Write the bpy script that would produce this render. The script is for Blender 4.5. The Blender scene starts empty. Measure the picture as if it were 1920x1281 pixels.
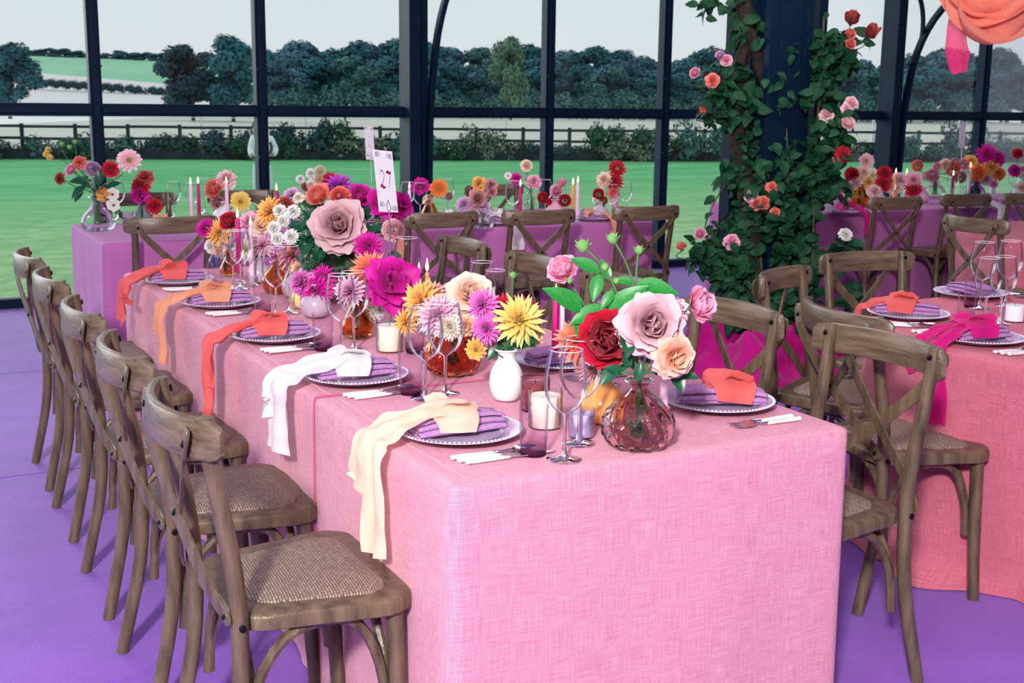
import bpy, bmesh, math, random
from mathutils import Vector, Matrix, Euler, noise
R = math.radians
PI = math.pi
rnd = random.Random(7)
scene = bpy.context.scene
COL = scene.collection

# ------------------------------------------------------------------ camera
F_PX, CAM_H = 2293.9, 1.4975
YAW, PITCH, ROLL = 0.4887, 0.1931, 0.0117
FW = Vector((math.sin(YAW)*math.cos(PITCH), math.cos(YAW)*math.cos(PITCH), -math.sin(PITCH)))
_r = Vector((math.cos(YAW), -math.sin(YAW), 0)); _u = _r.cross(FW)
RT = _r*math.cos(ROLL)+_u*math.sin(ROLL); UP = -_r*math.sin(ROLL)+_u*math.cos(ROLL)
CP = Vector((0, 0, CAM_H))
cd = bpy.data.cameras.new('camera'); cam = bpy.data.objects.new('camera', cd); COL.objects.link(cam)
cd.sensor_fit = 'HORIZONTAL'; cd.sensor_width = 36; cd.lens = F_PX/1920*36; cd.clip_end = 3000; cd.clip_start = .05
m = Matrix((RT, UP, -FW)).transposed().to_4x4(); m.translation = CP
cam.matrix_world = m
cd.dof.use_dof = True; cd.dof.focus_distance = 3.0; cd.dof.aperture_fstop = 11.0
scene.camera = cam
def ray(u, v): return FW+RT*((u-960)/F_PX)-UP*((v-640.5)/F_PX)
def at(u, v, z=.76):                       # photo point on a horizontal plane
    d = ray(u, v); return CP+d*((z-CAM_H)/d.z)
def atY(u, v, y):                          # photo point on a plane parallel to the glass wall
    d = ray(u, v); return CP+d*(y/d.y)
def atD(u, v, d): return CP+ray(u, v)*d    # photo point at a distance along the view
def dep(p): return (Vector(p)-CP).dot(FW)

# ------------------------------------------------------------------ sky, lights, exposure
w = bpy.data.worlds.new('sky'); scene.world = w; w.use_nodes = True
nt = w.node_tree; nt.nodes.clear()
_o = nt.nodes.new('ShaderNodeOutputWorld'); _b = nt.nodes.new('ShaderNodeBackground')
_tc = nt.nodes.new('ShaderNodeTexCoord'); _s = nt.nodes.new('ShaderNodeSeparateXYZ'); _cr = nt.nodes.new('ShaderNodeValToRGB')
nt.links.new(_tc.outputs['Generated'], _s.inputs[0]); nt.links.new(_s.outputs['Z'], _cr.inputs[0])
_cr.color_ramp.elements[0].position = 0.0; _cr.color_ramp.elements[0].color = (.79, .81, .83, 1)
_cr.color_ramp.elements[1].position = .6; _cr.color_ramp.elements[1].color = (.66, .77, .86, 1)
nt.links.new(_cr.outputs[0], _b.inputs[0]); _b.inputs[1].default_value = 1.0; nt.links.new(_b.outputs[0], _o.inputs[0])
def area(name, loc, target, size, power, col=(1, 1, 1), shape='SQUARE', size_y=None):
    l = bpy.data.lights.new(name, 'AREA'); l.energy = power; l.size = size; l.color = col
    if size_y: l.shape = 'RECTANGLE'; l.size_y = size_y
    o = bpy.data.objects.new(name, l); COL.objects.link(o); o.location = loc
    o.rotation_euler = (Vector(target)-Vector(loc)).to_track_quat('-Z', 'Y').to_euler(); return o
_sl = bpy.data.lights.new('dusk_sky_glow', 'SUN'); _sl.energy = 2.7; _sl.angle = R(50); _sl.color = (.93, .95, 1.0)
_so = bpy.data.objects.new('dusk_sky_glow', _sl); COL.objects.link(_so); _so.location = (-20, 60, 30); _so.rotation_euler = Vector((.5, -1, -.42)).to_track_quat('-Z', 'Y').to_euler()
scene.cycles.transparent_max_bounces = 32; scene.cycles.max_bounces = 10; scene.cycles.transmission_bounces = 10
area('photographer_strobe', (-1.7, -1.5, 3.1), (2.2, 3.8, .6), .35, 430, (1, .95, .95))
area('ceiling_bounce_light', (.2, .2, 3.3), (1.6, 3.4, .5), 2.2, 26, (1, .95, .96))  # added soft fill, standing in for flash bounced off the ceiling
area('ceiling_lamp_far', (3.6, 4.6, 3.4), (3.4, 5.6, 0), 2.5, 60, (1, .90, .90))  # unseen fill light added to brighten the far tables
scene.view_settings.view_transform = 'Standard'; scene.view_settings.look = 'None'
scene.view_settings.exposure = 0.0; scene.view_settings.gamma = 1.0; scene.view_settings.use_curve_mapping = False

# ------------------------------------------------------------------ mesh helpers
class MB:
    def __init__(s): s.v = []; s.f = []; s.m = []
    def add(s, vs, fs, mi=0, M=None):
        b = len(s.v)
        s.v += [tuple(M @ Vector(p)) for p in vs] if M is not None else [tuple(p) for p in vs]
        s.f += [tuple(i+b for i in f) for f in fs]; s.m += [mi]*len(fs); return s
    def box(s, c, d, mi=0, M=None):
        x, y, z = c; a, b, h = d[0]/2, d[1]/2, d[2]/2
        vs = [(x+i*a, y+j*b, z+k*h) for k in (-1, 1) for j in (-1, 1) for i in (-1, 1)]
        return s.add(vs, [(0, 2, 3, 1), (4, 5, 7, 6), (0, 1, 5, 4), (1, 3, 7, 5), (3, 2, 6, 7), (2, 0, 4, 6)], mi, M)
    def sweep(s, path, prof, up=None, scale=None, caps=True, mi=0, closed=True):
        P = [Vector(p) for p in path]; n = len(prof); vs = []; N = None
        for i, p in enumerate(P):
            t = (P[min(i+1, len(P)-1)]-P[max(i-1, 0)]).normalized()
            if up is not None: N = Vector(up[i] if isinstance(up, list) else up)
            elif N is None: N = Vector((0, 0, 1)) if abs(t.z) < .9 else Vector((1, 0, 0))
            N = (N-t*N.dot(t)).normalized(); B = t.cross(N)
            k = scale[i] if scale else 1
            vs += [p+B*(a*k)+N*(b*k) for a, b in prof]
        fs = [(i*n+j, i*n+(j+1) % n, (i+1)*n+(j+1) % n, (i+1)*n+j) for i in range(len(P)-1) for j in range(n if closed else n-1)]
        if caps and closed: fs += [tuple(range(n))[::-1], tuple((len(P)-1)*n+j for j in range(n))]
        return s.add(vs, fs, mi)
    def tube(s, path, r, n=8, caps=True, mi=0, up=None):
        rr = r if isinstance(r, (list, tuple)) else [r]*len(path)
        return s.sweep(path, [(math.cos(2*PI*j/n), math.sin(2*PI*j/n)) for j in range(n)], up, rr, caps, mi)
    def lathe(s, prof, n=24, mi=0, M=None, rib=None, capb=True, capt=False):
        vs = []
        for i, (r, z) in enumerate(prof):
            for j in range(n):
                a = 2*PI*j/n; q = r*(rib(a, z) if rib else 1)
                vs.append((q*math.cos(a), q*math.sin(a), z))
        fs = [(i*n+j, i*n+(j+1) % n, (i+1)*n+(j+1) % n, (i+1)*n+j) for i in range(len(prof)-1) for j in range(n)]
        if capb: fs.append(tuple(range(n))[::-1])
        if capt: fs.append(tuple((len(prof)-1)*n+j for j in range(n)))
        return s.add(vs, fs, mi, M)
    def grid(s, fn, nu, nv, mi=0, M=None):
        vs = [fn(i/nu, j/nv) for i in range(nu+1) for j in range(nv+1)]
        fs = [(i*(nv+1)+j, (i+1)*(nv+1)+j, (i+1)*(nv+1)+j+1, i*(nv+1)+j+1) for i in range(nu) for j in range(nv)]
        return s.add(vs, fs, mi, M)
    def mesh(s, name, mats, smooth=False, bev=0):
        me = bpy.data.meshes.new(name); me.from_pydata(s.v, [], s.f)
        for x in (mats if isinstance(mats, (list, tuple)) else [mats]): me.materials.append(x)
        if len(me.materials) > 1: me.polygons.foreach_set('material_index', s.m)
        if bev:
            bm = bmesh.new(); bm.from_mesh(me)
            es = [e for e in bm.edges if len(e.link_faces) == 2 and e.calc_face_angle(0) > .6]
            bmesh.ops.bevel(bm, geom=es, offset=bev, segments=2, affect='EDGES', profile=.6, clamp_overlap=True)
            bm.to_mesh(me); bm.free()
        if smooth:
            me.polygons.foreach_set('use_smooth', [True]*len(me.polygons))
            if smooth != 2: me.set_sharp_from_angle(angle=R(40))
        me.update(); return me
    def build(s, name, mats, parent=None, smooth=False, bev=0, M=None): return ob(name, s.mesh(name, mats, smooth, bev), parent, M)
def ob(name, data, parent=None, M=None):
    o = bpy.data.objects.new(name, data); COL.objects.link(o)
    if parent: o.parent = parent
    if M is not None: o.matrix_local = M
    return o
def tag(o, label, cat, group=None, kind=None):
    o['label'] = label; o['category'] = cat
    if group: o['group'] = group
    if kind: o['kind'] = kind
    return o
def thing(name, label, cat, M=None, group=None, kind=None):
    o = ob(name, None, None, M); o.empty_display_size = .05; return tag(o, label, cat, group, kind)
def struct(o): o['kind'] = 'structure'; return o
KIDS = {}
def dup(o, M, label=None, parent=None):
    c = o.copy(); COL.objects.link(c)
    if parent: c.parent = parent
    if M is not None: c.matrix_local = M
    if label: c['label'] = label
    for k in o.children: dup(k, k.matrix_local.copy(), None, c)
    return c
def T(p, rz=0, s=1): return Matrix.Translation(p) @ Matrix.Rotation(rz, 4, 'Z') @ Matrix.Scale(s, 4)
def aim(p, d, s=1, spin=0):                # local +Z along d
    return Matrix.Translation(p) @ Vector(d).normalized().to_track_quat('Z', 'Y').to_matrix().to_4x4() @ Matrix.Rotation(spin, 4, 'Z') @ Matrix.Scale(s, 4)
def spline(pts, n):                        # Catmull-Rom through points
    P = [Vector(p) for p in pts]; P = [2*P[0]-P[1]]+P+[2*P[-1]-P[-2]]; out = []
    seg = len(P)-3
    for i in range(n+1):
        t = min(i/n*seg, seg-1e-6); k = int(t); t -= k; a, b, c, d = P[k:k+4]
        out.append(.5*((2*b)+(c-a)*t+(2*a-5*b+4*c-d)*t*t+(3*b-a-3*c+d)*t**3))
    return out

# ------------------------------------------------------------------ materials
MT = {}
def N_(nt, t, **k):
    n = nt.nodes.new(t)
    for a, b in k.items(): setattr(n, a, b)
    return n
def mat(name, c1, c2=None, scale=6, rough=.6, spec=.4, metal=0, trans=0, ior=1.45, sss=0, bump=0, bscale=60, stretch=None, sheen=0, emit=0, detail=4, coat=0, contrast=(.3, .7)):
    if name in MT: return MT[name]
    m = bpy.data.materials.new(name); m.use_nodes = True; nt = m.node_tree; b = nt.nodes['Principled BSDF']
    b.inputs['Base Color'].default_value = (*c1, 1); b.inputs['Roughness'].default_value = rough; b.inputs['Specular IOR Level'].default_value = spec
    b.inputs['Metallic'].default_value = metal; b.inputs['Transmission Weight'].default_value = trans; b.inputs['IOR'].default_value = ior
    b.inputs['Sheen Weight'].default_value = sheen; b.inputs['Coat Weight'].default_value = coat
    if sss: b.inputs['Subsurface Weight'].default_value = sss; b.inputs['Subsurface Radius'].default_value = (.01, .006, .004); b.inputs['Subsurface Scale'].default_value = .5
    if emit: b.inputs['Emission Color'].default_value = (*c1, 1); b.inputs['Emission Strength'].default_value = emit
    if c2 or bump:
        tc = N_(nt, 'ShaderNodeTexCoord'); mp = N_(nt, 'ShaderNodeMapping'); nt.links.new(tc.outputs['Object'], mp.inputs[0])
        if stretch: mp.inputs['Scale'].default_value = stretch
    if c2:
        no = N_(nt, 'ShaderNodeTexNoise'); no.inputs['Scale'].default_value = scale; no.inputs['Detail'].default_value = detail; nt.links.new(mp.outputs[0], no.inputs['Vector'])
        cr = N_(nt, 'ShaderNodeValToRGB'); nt.links.new(no.outputs['Fac'], cr.inputs[0]); nt.links.new(cr.outputs[0], b.inputs['Base Color'])
        cr.color_ramp.elements[0].position, cr.color_ramp.elements[1].position = contrast
        cr.color_ramp.elements[0].color = (*c1, 1); cr.color_ramp.elements[1].color = (*c2, 1)
    if bump:
        n2 = N_(nt, 'ShaderNodeTexNoise'); n2.inputs['Scale'].default_value = bscale; n2.inputs['Detail'].default_value = 3; nt.links.new(mp.outputs[0], n2.inputs['Vector'])
        bp = N_(nt, 'ShaderNodeBump'); bp.inputs['Strength'].default_value = bump; bp.inputs['Distance'].default_value = .01; nt.links.new(n2.outputs['Fac'], bp.inputs['Height']); nt.links.new(bp.outputs[0], b.inputs['Normal'])
    MT[name] = m; return m
def weave(name, c1, c2, period=.0045, rough=.75, bump=.6, slub=.3):
    """woven cloth: threads along x, y and z, with irregular slubs"""
    m = bpy.data.materials.new(name); m.use_nodes = True; nt = m.node_tree; b = nt.nodes['Principled BSDF']; L = nt.links.new
    b.inputs['Roughness'].default_value = rough; b.inputs['Specular IOR Level'].default_value = .25; b.inputs['Sheen Weight'].default_value = .12
    tc = N_(nt, 'ShaderNodeTexCoord'); sp = N_(nt, 'ShaderNodeSeparateXYZ'); L(tc.outputs['UV'], sp.inputs[0])
    prod = None
    for ax in 'XY':
        mu = N_(nt, 'ShaderNodeMath', operation='MULTIPLY'); mu.inputs[1].default_value = 2*PI/period; L(sp.outputs[ax], mu.inputs[0])
        sn = N_(nt, 'ShaderNodeMath', operation='SINE'); L(mu.outputs[0], sn.inputs[0])
        if prod is None: prod = sn
        else:
            ad = N_(nt, 'ShaderNodeMath', operation='MULTIPLY'); L(prod.outputs[0], ad.inputs[0]); L(sn.outputs[0], ad.inputs[1]); prod = ad
    nz = []
    for st in ((14, 420, 1), (420, 14, 1)):
        mp = N_(nt, 'ShaderNodeMapping'); mp.inputs['Scale'].default_value = st; L(tc.outputs['UV'], mp.inputs[0])
        no = N_(nt, 'ShaderNodeTexNoise'); no.inputs['Scale'].default_value = 1; no.inputs['Detail'].default_value = 3; L(mp.outputs[0], no.inputs['Vector']); nz.append(no)
    ad = N_(nt, 'ShaderNodeMath', operation='ADD'); L(nz[0].outputs['Fac'], ad.inputs[0]); L(nz[1].outputs['Fac'], ad.inputs[1])
    m1 = N_(nt, 'ShaderNodeMath', operation='MULTIPLY_ADD'); m1.inputs[1].default_value = .38; L(prod.outputs[0], m1.inputs[0])
    m2 = N_(nt, 'ShaderNodeMath', operation='MULTIPLY_ADD'); m2.inputs[1].default_value = slub*2; m2.inputs[2].default_value = .5-slub*2; L(ad.outputs[0], m2.inputs[0])
    L(m2.outputs[0], m1.inputs[2])
    cr = N_(nt, 'ShaderNodeValToRGB'); L(m1.outputs[0], cr.inputs[0]); L(cr.outputs[0], b.inputs['Base Color'])
    cr.color_ramp.elements[0].position = .15; cr.color_ramp.elements[1].position = .85
    cr.color_ramp.elements[0].color = (*c1, 1); cr.color_ramp.elements[1].color = (*c2, 1)
    bp = N_(nt, 'ShaderNodeBump'); bp.inputs['Strength'].default_value = bump; bp.inputs['Distance'].default_value = .0012; L(prod.outputs[0], bp.inputs['Height']); L(bp.outputs[0], b.inputs['Normal'])
    MT[name] = m; return m
def thin_glass(name, tint=(1, 1, 1), refl=1.0, edge=.25):
    """clear thin-walled glass: see-through face on, mirror-like at grazing angles"""
    m = bpy.data.materials.new(name); m.use_nodes = True; nt = m.node_tree; nt.nodes.clear(); L = nt.links.new
    o = N_(nt, 'ShaderNodeOutputMaterial'); mx = N_(nt, 'ShaderNodeMixShader'); tr = N_(nt, 'ShaderNodeBsdfTransparent'); gl = N_(nt, 'ShaderNodeBsdfGlossy')
    lw = N_(nt, 'ShaderNodeLayerWeight'); lw.inputs['Blend'].default_value = edge
    mu = N_(nt, 'ShaderNodeMath', operation='MULTIPLY'); mu.inputs[1].default_value = refl; L(lw.outputs['Fresnel'], mu.inputs[0])
    tr.inputs[0].default_value = (*tint, 1); gl.inputs['Roughness'].default_value = .02; gl.inputs[0].default_value = (.95, .95, .97, 1)
    L(mu.outputs[0], mx.inputs[0]); L(tr.outputs[0], mx.inputs[1]); L(gl.outputs[0], mx.inputs[2]); L(mx.outputs[0], o.inputs[0])
    MT[name] = m; return m
def petalmat(name, base, tip, edge=None):
    """petals: colour runs from the heart of the bloom to the tips (per-petal attribute), light shines through"""
    if name in MT: return MT[name]
    m = bpy.data.materials.new(name); m.use_nodes = True; nt = m.node_tree; b = nt.nodes['Principled BSDF']; L = nt.links.new
    a = N_(nt, 'ShaderNodeAttribute', attribute_name='along'); cr = N_(nt, 'ShaderNodeValToRGB'); L(a.outputs['Fac'], cr.inputs[0])
    cr.color_ramp.elements[0].color = (*base, 1); cr.color_ramp.elements[1].color = (*tip, 1); cr.color_ramp.elements[0].position = .25; cr.color_ramp.elements[1].position = .95
    L(cr.outputs[0], b.inputs['Base Color']); b.inputs['Roughness'].default_value = .55; b.inputs['Specular IOR Level'].default_value = .3; b.inputs['Sheen Weight'].default_value = .1
    ts = N_(nt, 'ShaderNodeBsdfTranslucent'); L(cr.outputs[0], ts.inputs[0]); mx = N_(nt, 'ShaderNodeMixShader'); mx.inputs[0].default_value = .22
    L(b.outputs[0], mx.inputs[1]); L(ts.outputs[0], mx.inputs[2]); L(mx.outputs[0], nt.nodes['Material Output'].inputs[0])
    MT[name] = m; return m
def sheer(name, c, alpha=.8):
    m = mat(name, c, tuple(min(1, x*1.08) for x in c), 5, .7, .2, sheen=.2); nt = m.node_tree
    b = nt.nodes['Principled BSDF']; ts = N_(nt, 'ShaderNodeBsdfTranslucent'); ts.inputs[0].default_value = (*c, 1); mx = N_(nt, 'ShaderNodeMixShader'); mx.inputs[0].default_value = .3
    nt.links.new(b.outputs[0], mx.inputs[1]); nt.links.new(ts.outputs[0], mx.inputs[2])
    tp = N_(nt, 'ShaderNodeBsdfTransparent'); tp.inputs[0].default_value = (*[min(1, x*.5+.5) for x in c], 1); mz = N_(nt, 'ShaderNodeMixShader'); mz.inputs[0].default_value = alpha
    nt.links.new(tp.outputs[0], mz.inputs[1]); nt.links.new(mx.outputs[0], mz.inputs[2]); nt.links.new(mz.outputs[0], nt.nodes['Material Output'].inputs[0]); return m
# ================================================================== the setting
G = -.72                                    # lawn level, below the marquee's raised floor
YW = 9.39
carpet = mat('purple_carpet', (.20, .060, .46), (.26, .085, .55), 3.5, .55, .45, bump=.25, bscale=420, sheen=.15, detail=8)
fl = MB(); fl.box((3.5, 2.7, -.06), (21, 13.5, .12)); struct(fl.build('floor', carpet))
sm = mat('carpet_seam', (.26, .11, .56), rough=.95, spec=.1)
for y in (1.1, 3.1, 5.1, 7.1):
    struct(MB().box((3.5, y, .0005), (21, .008, .001)).build('trim_1', sm, bpy.data.objects['floor']))
ceil = MB().box((3.5, 2.5, 3.75), (19, 14, .08)); struct(ceil.build('ceiling', mat('roof_lining', (.72, .68, .70), rough=.9)))  # unseen roof, added opaque to block sky light from above

wf_ = MB().box((3.5, -4.2, 1.85), (19, .08, 3.8)); struct(wf_.build('wall_front', mat('marquee_lining', (.6, .56, .58), rough=.9)))  # unseen wall added to cut sky light from behind the camera
wr_ = MB().box((13.6, 2.6, 1.85), (.08, 13.6, 3.8)); struct(wr_.build('wall_right', MT['marquee_lining']))  # unseen solid side added to reduce sky fill from the right
navy = mat('navy_steel', (.0025, .011, .027), (.004, .018, .042), 3, .5, .12)
pane_m = thin_glass('window_pane_glass', (.95, .975, .98), .4, .25)
wall = struct(ob('wall_back', None))
XP = [-2.15, -.92, .32, 1.554, 2.775, 4.04, 5.312, 6.523, 7.85, 9.27, 10.61, 11.9, 13.2]
ZT, ZTOP = 1.41, 3.7
for i, x in enumerate(XP):
    if x in (4.04, 9.27):
        b = MB(); b.box((x-.045, YW-.07, ZTOP/2), (.10, .22, ZTOP)); b.box((x+.055, YW-.02, ZTOP/2), (.10, .14, ZTOP))
        b.build('main_post', navy, wall, bev=.006)
    else:
        b = MB(); b.box((x, YW, ZTOP/2), (.085, .10, ZTOP)); b.box((x, YW-.06, ZTOP/2), (.045, .03, ZTOP)); p = b.build('mullion', navy, wall, bev=.004)
        for z in (1.72, 1.06): MB().box((x, YW-.078, z), (.089, .012, .012)).build('clip', navy, p)
for i in range(len(XP)-1):
    x0, x1 = XP[i]+.04, XP[i+1]-.04
    if XP[i] in (4.04, 9.27): x0 = XP[i]+.105
    if XP[i+1] in (4.04, 9.27): x1 = XP[i+1]-.095
    c = (x0+x1)/2; d = x1-x0
    b = MB(); b.box((c, YW, ZT), (d, .09, .09)); b.box((c, YW-.055, ZT), (d, .03, .05)); b.build('transom', navy, wall, bev=.004)
    b = MB(); b.box((c, YW, .03), (d, .10, .075)); b.build('sill', navy, wall, bev=.004)
    MB().box((c, YW, 3.62), (d, .09, .1)).build('head_rail', navy, wall)
    for z0, z1 in ((.07, ZT-.045), (ZT+.045, 3.57)):
        MB().box((c, YW+.01, (z0+z1)/2), (d, .006, z1-z0)).build('pane', pane_m, wall)
# curved spandrel braces springing from the two main posts
for x in (4.04, 9.27):
    s = 1 if x > 5 else .35
    b = MB(); pth = spline([(x+.10, YW-.12, .0), (x+.10, YW-.12, 1.0), (x+.115, YW-.14, 1.6), (x+.15+.1*s, YW-.16, 2.15), (x+.2+.42*s, YW-.2, 2.6), (x+.3+1.2*s, YW-.22, 3.1), (x+.3+2.1*s, YW-.24, 3.55)], 26)
    b.sweep(pth, [(-.02, -.035), (.02, -.035), (.02, .035), (-.02, .035)], up=(0, 1, 0)); br = b.build('curved_brace', navy, wall, bev=.004)
    if x > 5:
        c = Vector((x+.10, YW-.14, 2.27)); b = MB()
        b.sweep([c+Vector((math.cos(R(a))*.17, 0, math.sin(R(a))*.36)) for a in range(-80, 81, 10)], [(-.012, -.02), (.012, -.02), (.012, .02), (-.012, .02)], up=(0, 1, 0)); b.build('scroll', navy, br)
        c = Vector((x+.46, YW-.14, 2.83)); b = MB()
        b.sweep([c+Vector((math.cos(R(a))*.2, 0, math.sin(R(a))*.2)) for a in range(0, 361, 15)], [(-.012, -.02), (.012, -.02), (.012, .02), (-.012, .02)], up=(0, 1, 0)); b.build('ring', navy, br)

# ------------------------------------------------------------------ outdoors
def lawn_mat():
    m = mat('lawn_grass', (.07, .32, .12), (.18, .47, .20), .8, .95, .05, detail=12, bump=.7, bscale=9, stretch=(.45, 2.2, 1)); nt = m.node_tree; L = nt.links.new; b = nt.nodes['Principled BSDF']; cr = [n for n in nt.nodes if n.type == 'VALTORGB'][0]
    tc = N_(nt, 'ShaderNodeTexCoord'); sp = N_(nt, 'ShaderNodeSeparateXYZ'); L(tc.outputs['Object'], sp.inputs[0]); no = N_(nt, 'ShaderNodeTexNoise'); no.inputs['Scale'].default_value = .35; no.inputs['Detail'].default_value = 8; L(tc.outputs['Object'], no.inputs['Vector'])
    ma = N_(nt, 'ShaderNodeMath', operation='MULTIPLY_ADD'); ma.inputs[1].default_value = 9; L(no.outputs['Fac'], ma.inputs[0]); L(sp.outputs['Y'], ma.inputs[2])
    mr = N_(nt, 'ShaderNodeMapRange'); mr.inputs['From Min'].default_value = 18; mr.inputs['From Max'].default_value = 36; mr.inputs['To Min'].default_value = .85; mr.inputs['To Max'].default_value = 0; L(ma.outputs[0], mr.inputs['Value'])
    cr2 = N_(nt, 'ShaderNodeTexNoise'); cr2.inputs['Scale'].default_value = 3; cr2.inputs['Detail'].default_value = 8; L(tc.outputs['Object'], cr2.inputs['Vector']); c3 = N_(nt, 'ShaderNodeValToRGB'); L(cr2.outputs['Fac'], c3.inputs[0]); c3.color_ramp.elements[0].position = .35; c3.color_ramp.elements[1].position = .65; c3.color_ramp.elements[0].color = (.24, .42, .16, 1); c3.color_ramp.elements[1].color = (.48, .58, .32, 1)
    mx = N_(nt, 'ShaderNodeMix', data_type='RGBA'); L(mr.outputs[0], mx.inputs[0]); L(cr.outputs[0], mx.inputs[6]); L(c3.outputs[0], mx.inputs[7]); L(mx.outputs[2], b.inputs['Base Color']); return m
lawn_m = lawn_mat()
far0, far1 = at(-900, 298, G), at(2900, 303, G)
lw = MB(); lw.add([(-60, YW+.2, G), (70, YW+.2, G), (far1.x, far1.y+1, G), (far0.x, far0.y+1, G)], [(0, 1, 2, 3)]); struct(lw.build('lawn', lawn_m))
bank = MB().box((3.5, YW+.12, G/2-.02), (22, .06, -G+.03)); struct(bank.build('platform_edge', navy))
tan = mat('stubble_field', (.52, .49, .41), (.62, .57, .47), .05, .95, .05, detail=6, stretch=(1, 6, 1))
f1 = MB(); a, b_ = at(-1500, 296, G), at(3600, 300, G)
def fld(u, t):
    p = a.lerp(b_, u); d = Vector((FW.x, FW.y, 0)).normalized(); q = p+d*(t**1.6*420); return (q.x, q.y, G-.02+noise.noise(q*.02)*.15*t+(t*1.2 if t > .5 else 0))
f1.grid(fld, 24, 10); struct(f1.build('field', tan, smooth=True))
# rising ground to the left: stubble slope, then a green field
def hill(u0, u1, y0, y1, d0, d1, nm, mt, nu=30, nv=8, crest=None):
    h = MB()
    def fn(s, t):
        u = u0+(u1-u0)*s; d = d0+(d1-d0)*t; y = y0(u)+(y1(u)-y0(u))*t; return tuple(atD(u, y, d))
    h.grid(fn, nu, nv); return struct(h.build(nm, mt, smooth=True))
hill(-500, 1100, lambda u: 200, lambda u: 134+max(0, u-40)*.085 if u < 700 else 190, 380, 560, 'hill_slope', mat('pale_stubble_slope', (.66, .60, .56), (.74, .66, .62), .01, .95, .05))
hill(-500, 1100, lambda u: 140+max(0, u-40)*.085 if u < 700 else 196, lambda u: 103+max(0, u-20)*.04, 559, 800, 'hill_field', mat('green_crop_slope', (.24, .50, .30), (.33, .56, .36), .012, .95, .05))

leafm = {}
for k, c in dict(teal=(.030, .105, .120), green=(.050, .130, .115), olive=(.095, .170, .110), dark=(.030, .070, .080), hedge=(.026, .080, .050), dry=(.12, .15, .11), blue=(.055, .12, .15)).items():  # distance haze is put into the blue-green of the tree colours
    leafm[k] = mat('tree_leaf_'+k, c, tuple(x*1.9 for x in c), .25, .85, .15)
bark = mat('tree_bark', (.045, .035, .035), (.08, .06, .055), 4, .9)
def crown_mesh(name, mt, blobs, leaf, n, seed, flat=1):
    q = random.Random(seed); b = MB()
    for (cx, cy, cz, r) in blobs:
        for _ in range(int(n*r*r)):
            v = Vector((q.gauss(0, 1), q.gauss(0, 1), q.gauss(0, 1))).normalized(); rr = r*(q.random()**.33)*(1+.25*noise.noise(v*2.5+Vector((cx, cy, cz))))
            p = Vector((cx, cy, cz))+Vector((v.x*rr, v.y*rr, v.z*rr*flat))
            d = (v+Vector((q.uniform(-.8, .8), q.uniform(-.8, .8), q.uniform(-.3, .9)))).normalized(); s = leaf*q.uniform(.6, 1.4)
            e = d.orthogonal().normalized(); e = Matrix.Rotation(q.uniform(0, 6.28), 3, d) @ e; g = d.cross(e)
            b.add([p-e*s, p+g*s*.55, p+e*s, p-g*s*.55], [(0, 1, 2, 3)])
    return b.mesh(name, mt)
def tree_kind(seed, mt, h=10):
    q = random.Random(seed); bl = []
    n = 15
    for i in range(n):
        z = .30+.62*(i/(n-1)); rad = .33*math.sin(PI*min(1, (z-.12)/.9))**.7; a = q.uniform(0, 6.28); d = rad*q.uniform(.2, .95)
        bl.append((d*math.cos(a)*h, d*math.sin(a)*h, z*h, h*q.uniform(.10, .17)))
    tr = MB(); tr.tube([(0, 0, -.02*h), (.01*h, 0, .25*h), (0, .01*h, .6*h), (.02*h, 0, .85*h)], [.022*h, .018*h, .012*h, .004*h], 7)
    for _ in range(5):
        a = q.uniform(0, 6.28); z = q.uniform(.25, .6)*h; tr.tube([(0, 0, z), (math.cos(a)*.12*h, math.sin(a)*.12*h, z+.1*h), (math.cos(a)*.24*h, math.sin(a)*.24*h, z+.17*h)], [.01*h, .007*h, .002*h], 5)
    return crown_mesh('crown', mt, bl, .028*h, 260*100/(h*h), seed, .85), tr.mesh('trunk', bark, True)
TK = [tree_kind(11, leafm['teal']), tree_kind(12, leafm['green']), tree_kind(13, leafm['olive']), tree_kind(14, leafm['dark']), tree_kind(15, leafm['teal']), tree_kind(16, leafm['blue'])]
def tree(u, top, d, k, label, group, base=None, wide=1.0):
    p = atD(u, 200, d); z0 = G-.3 if base is None else base; tz = atD(u, top, d).z; s = (tz-z0)/9.6
    t = thing('broadleaf_tree', label, 'tree', Matrix.Translation((p.x, p.y, z0)) @ Matrix.Rotation(rnd.uniform(0, 6.28), 4, 'Z') @ Matrix.Diagonal((s*wide, s*wide, s, 1)), group)
    ob('crown', TK[k][0], t); ob('trunk', TK[k][1], t); return t
# the two free-standing trees left of centre
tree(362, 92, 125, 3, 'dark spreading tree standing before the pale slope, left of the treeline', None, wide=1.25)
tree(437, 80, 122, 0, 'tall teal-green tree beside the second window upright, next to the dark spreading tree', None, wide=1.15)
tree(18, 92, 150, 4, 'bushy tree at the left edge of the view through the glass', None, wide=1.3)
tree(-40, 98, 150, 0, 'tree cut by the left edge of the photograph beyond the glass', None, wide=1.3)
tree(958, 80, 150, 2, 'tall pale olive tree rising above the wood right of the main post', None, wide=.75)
WT = 'tree in the long wood along the far edge of the field'
prof = [(500, 104), (560, 92), (600, 100), (650, 96), (700, 90), (745, 82), (800, 92), (850, 98), (905, 100), (1000, 99), (1060, 104), (1110, 100), (1160, 106), (1210, 110), (1275, 110), (1340, 104), (1400, 108), (1470, 112), (1540, 116), (1600, 120), (1660, 118), (1710, 110), (1755, 102), (1800, 108), (1850, 116), (1890, 104), (1930, 110), (1985, 108), (2050, 108)]
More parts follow.
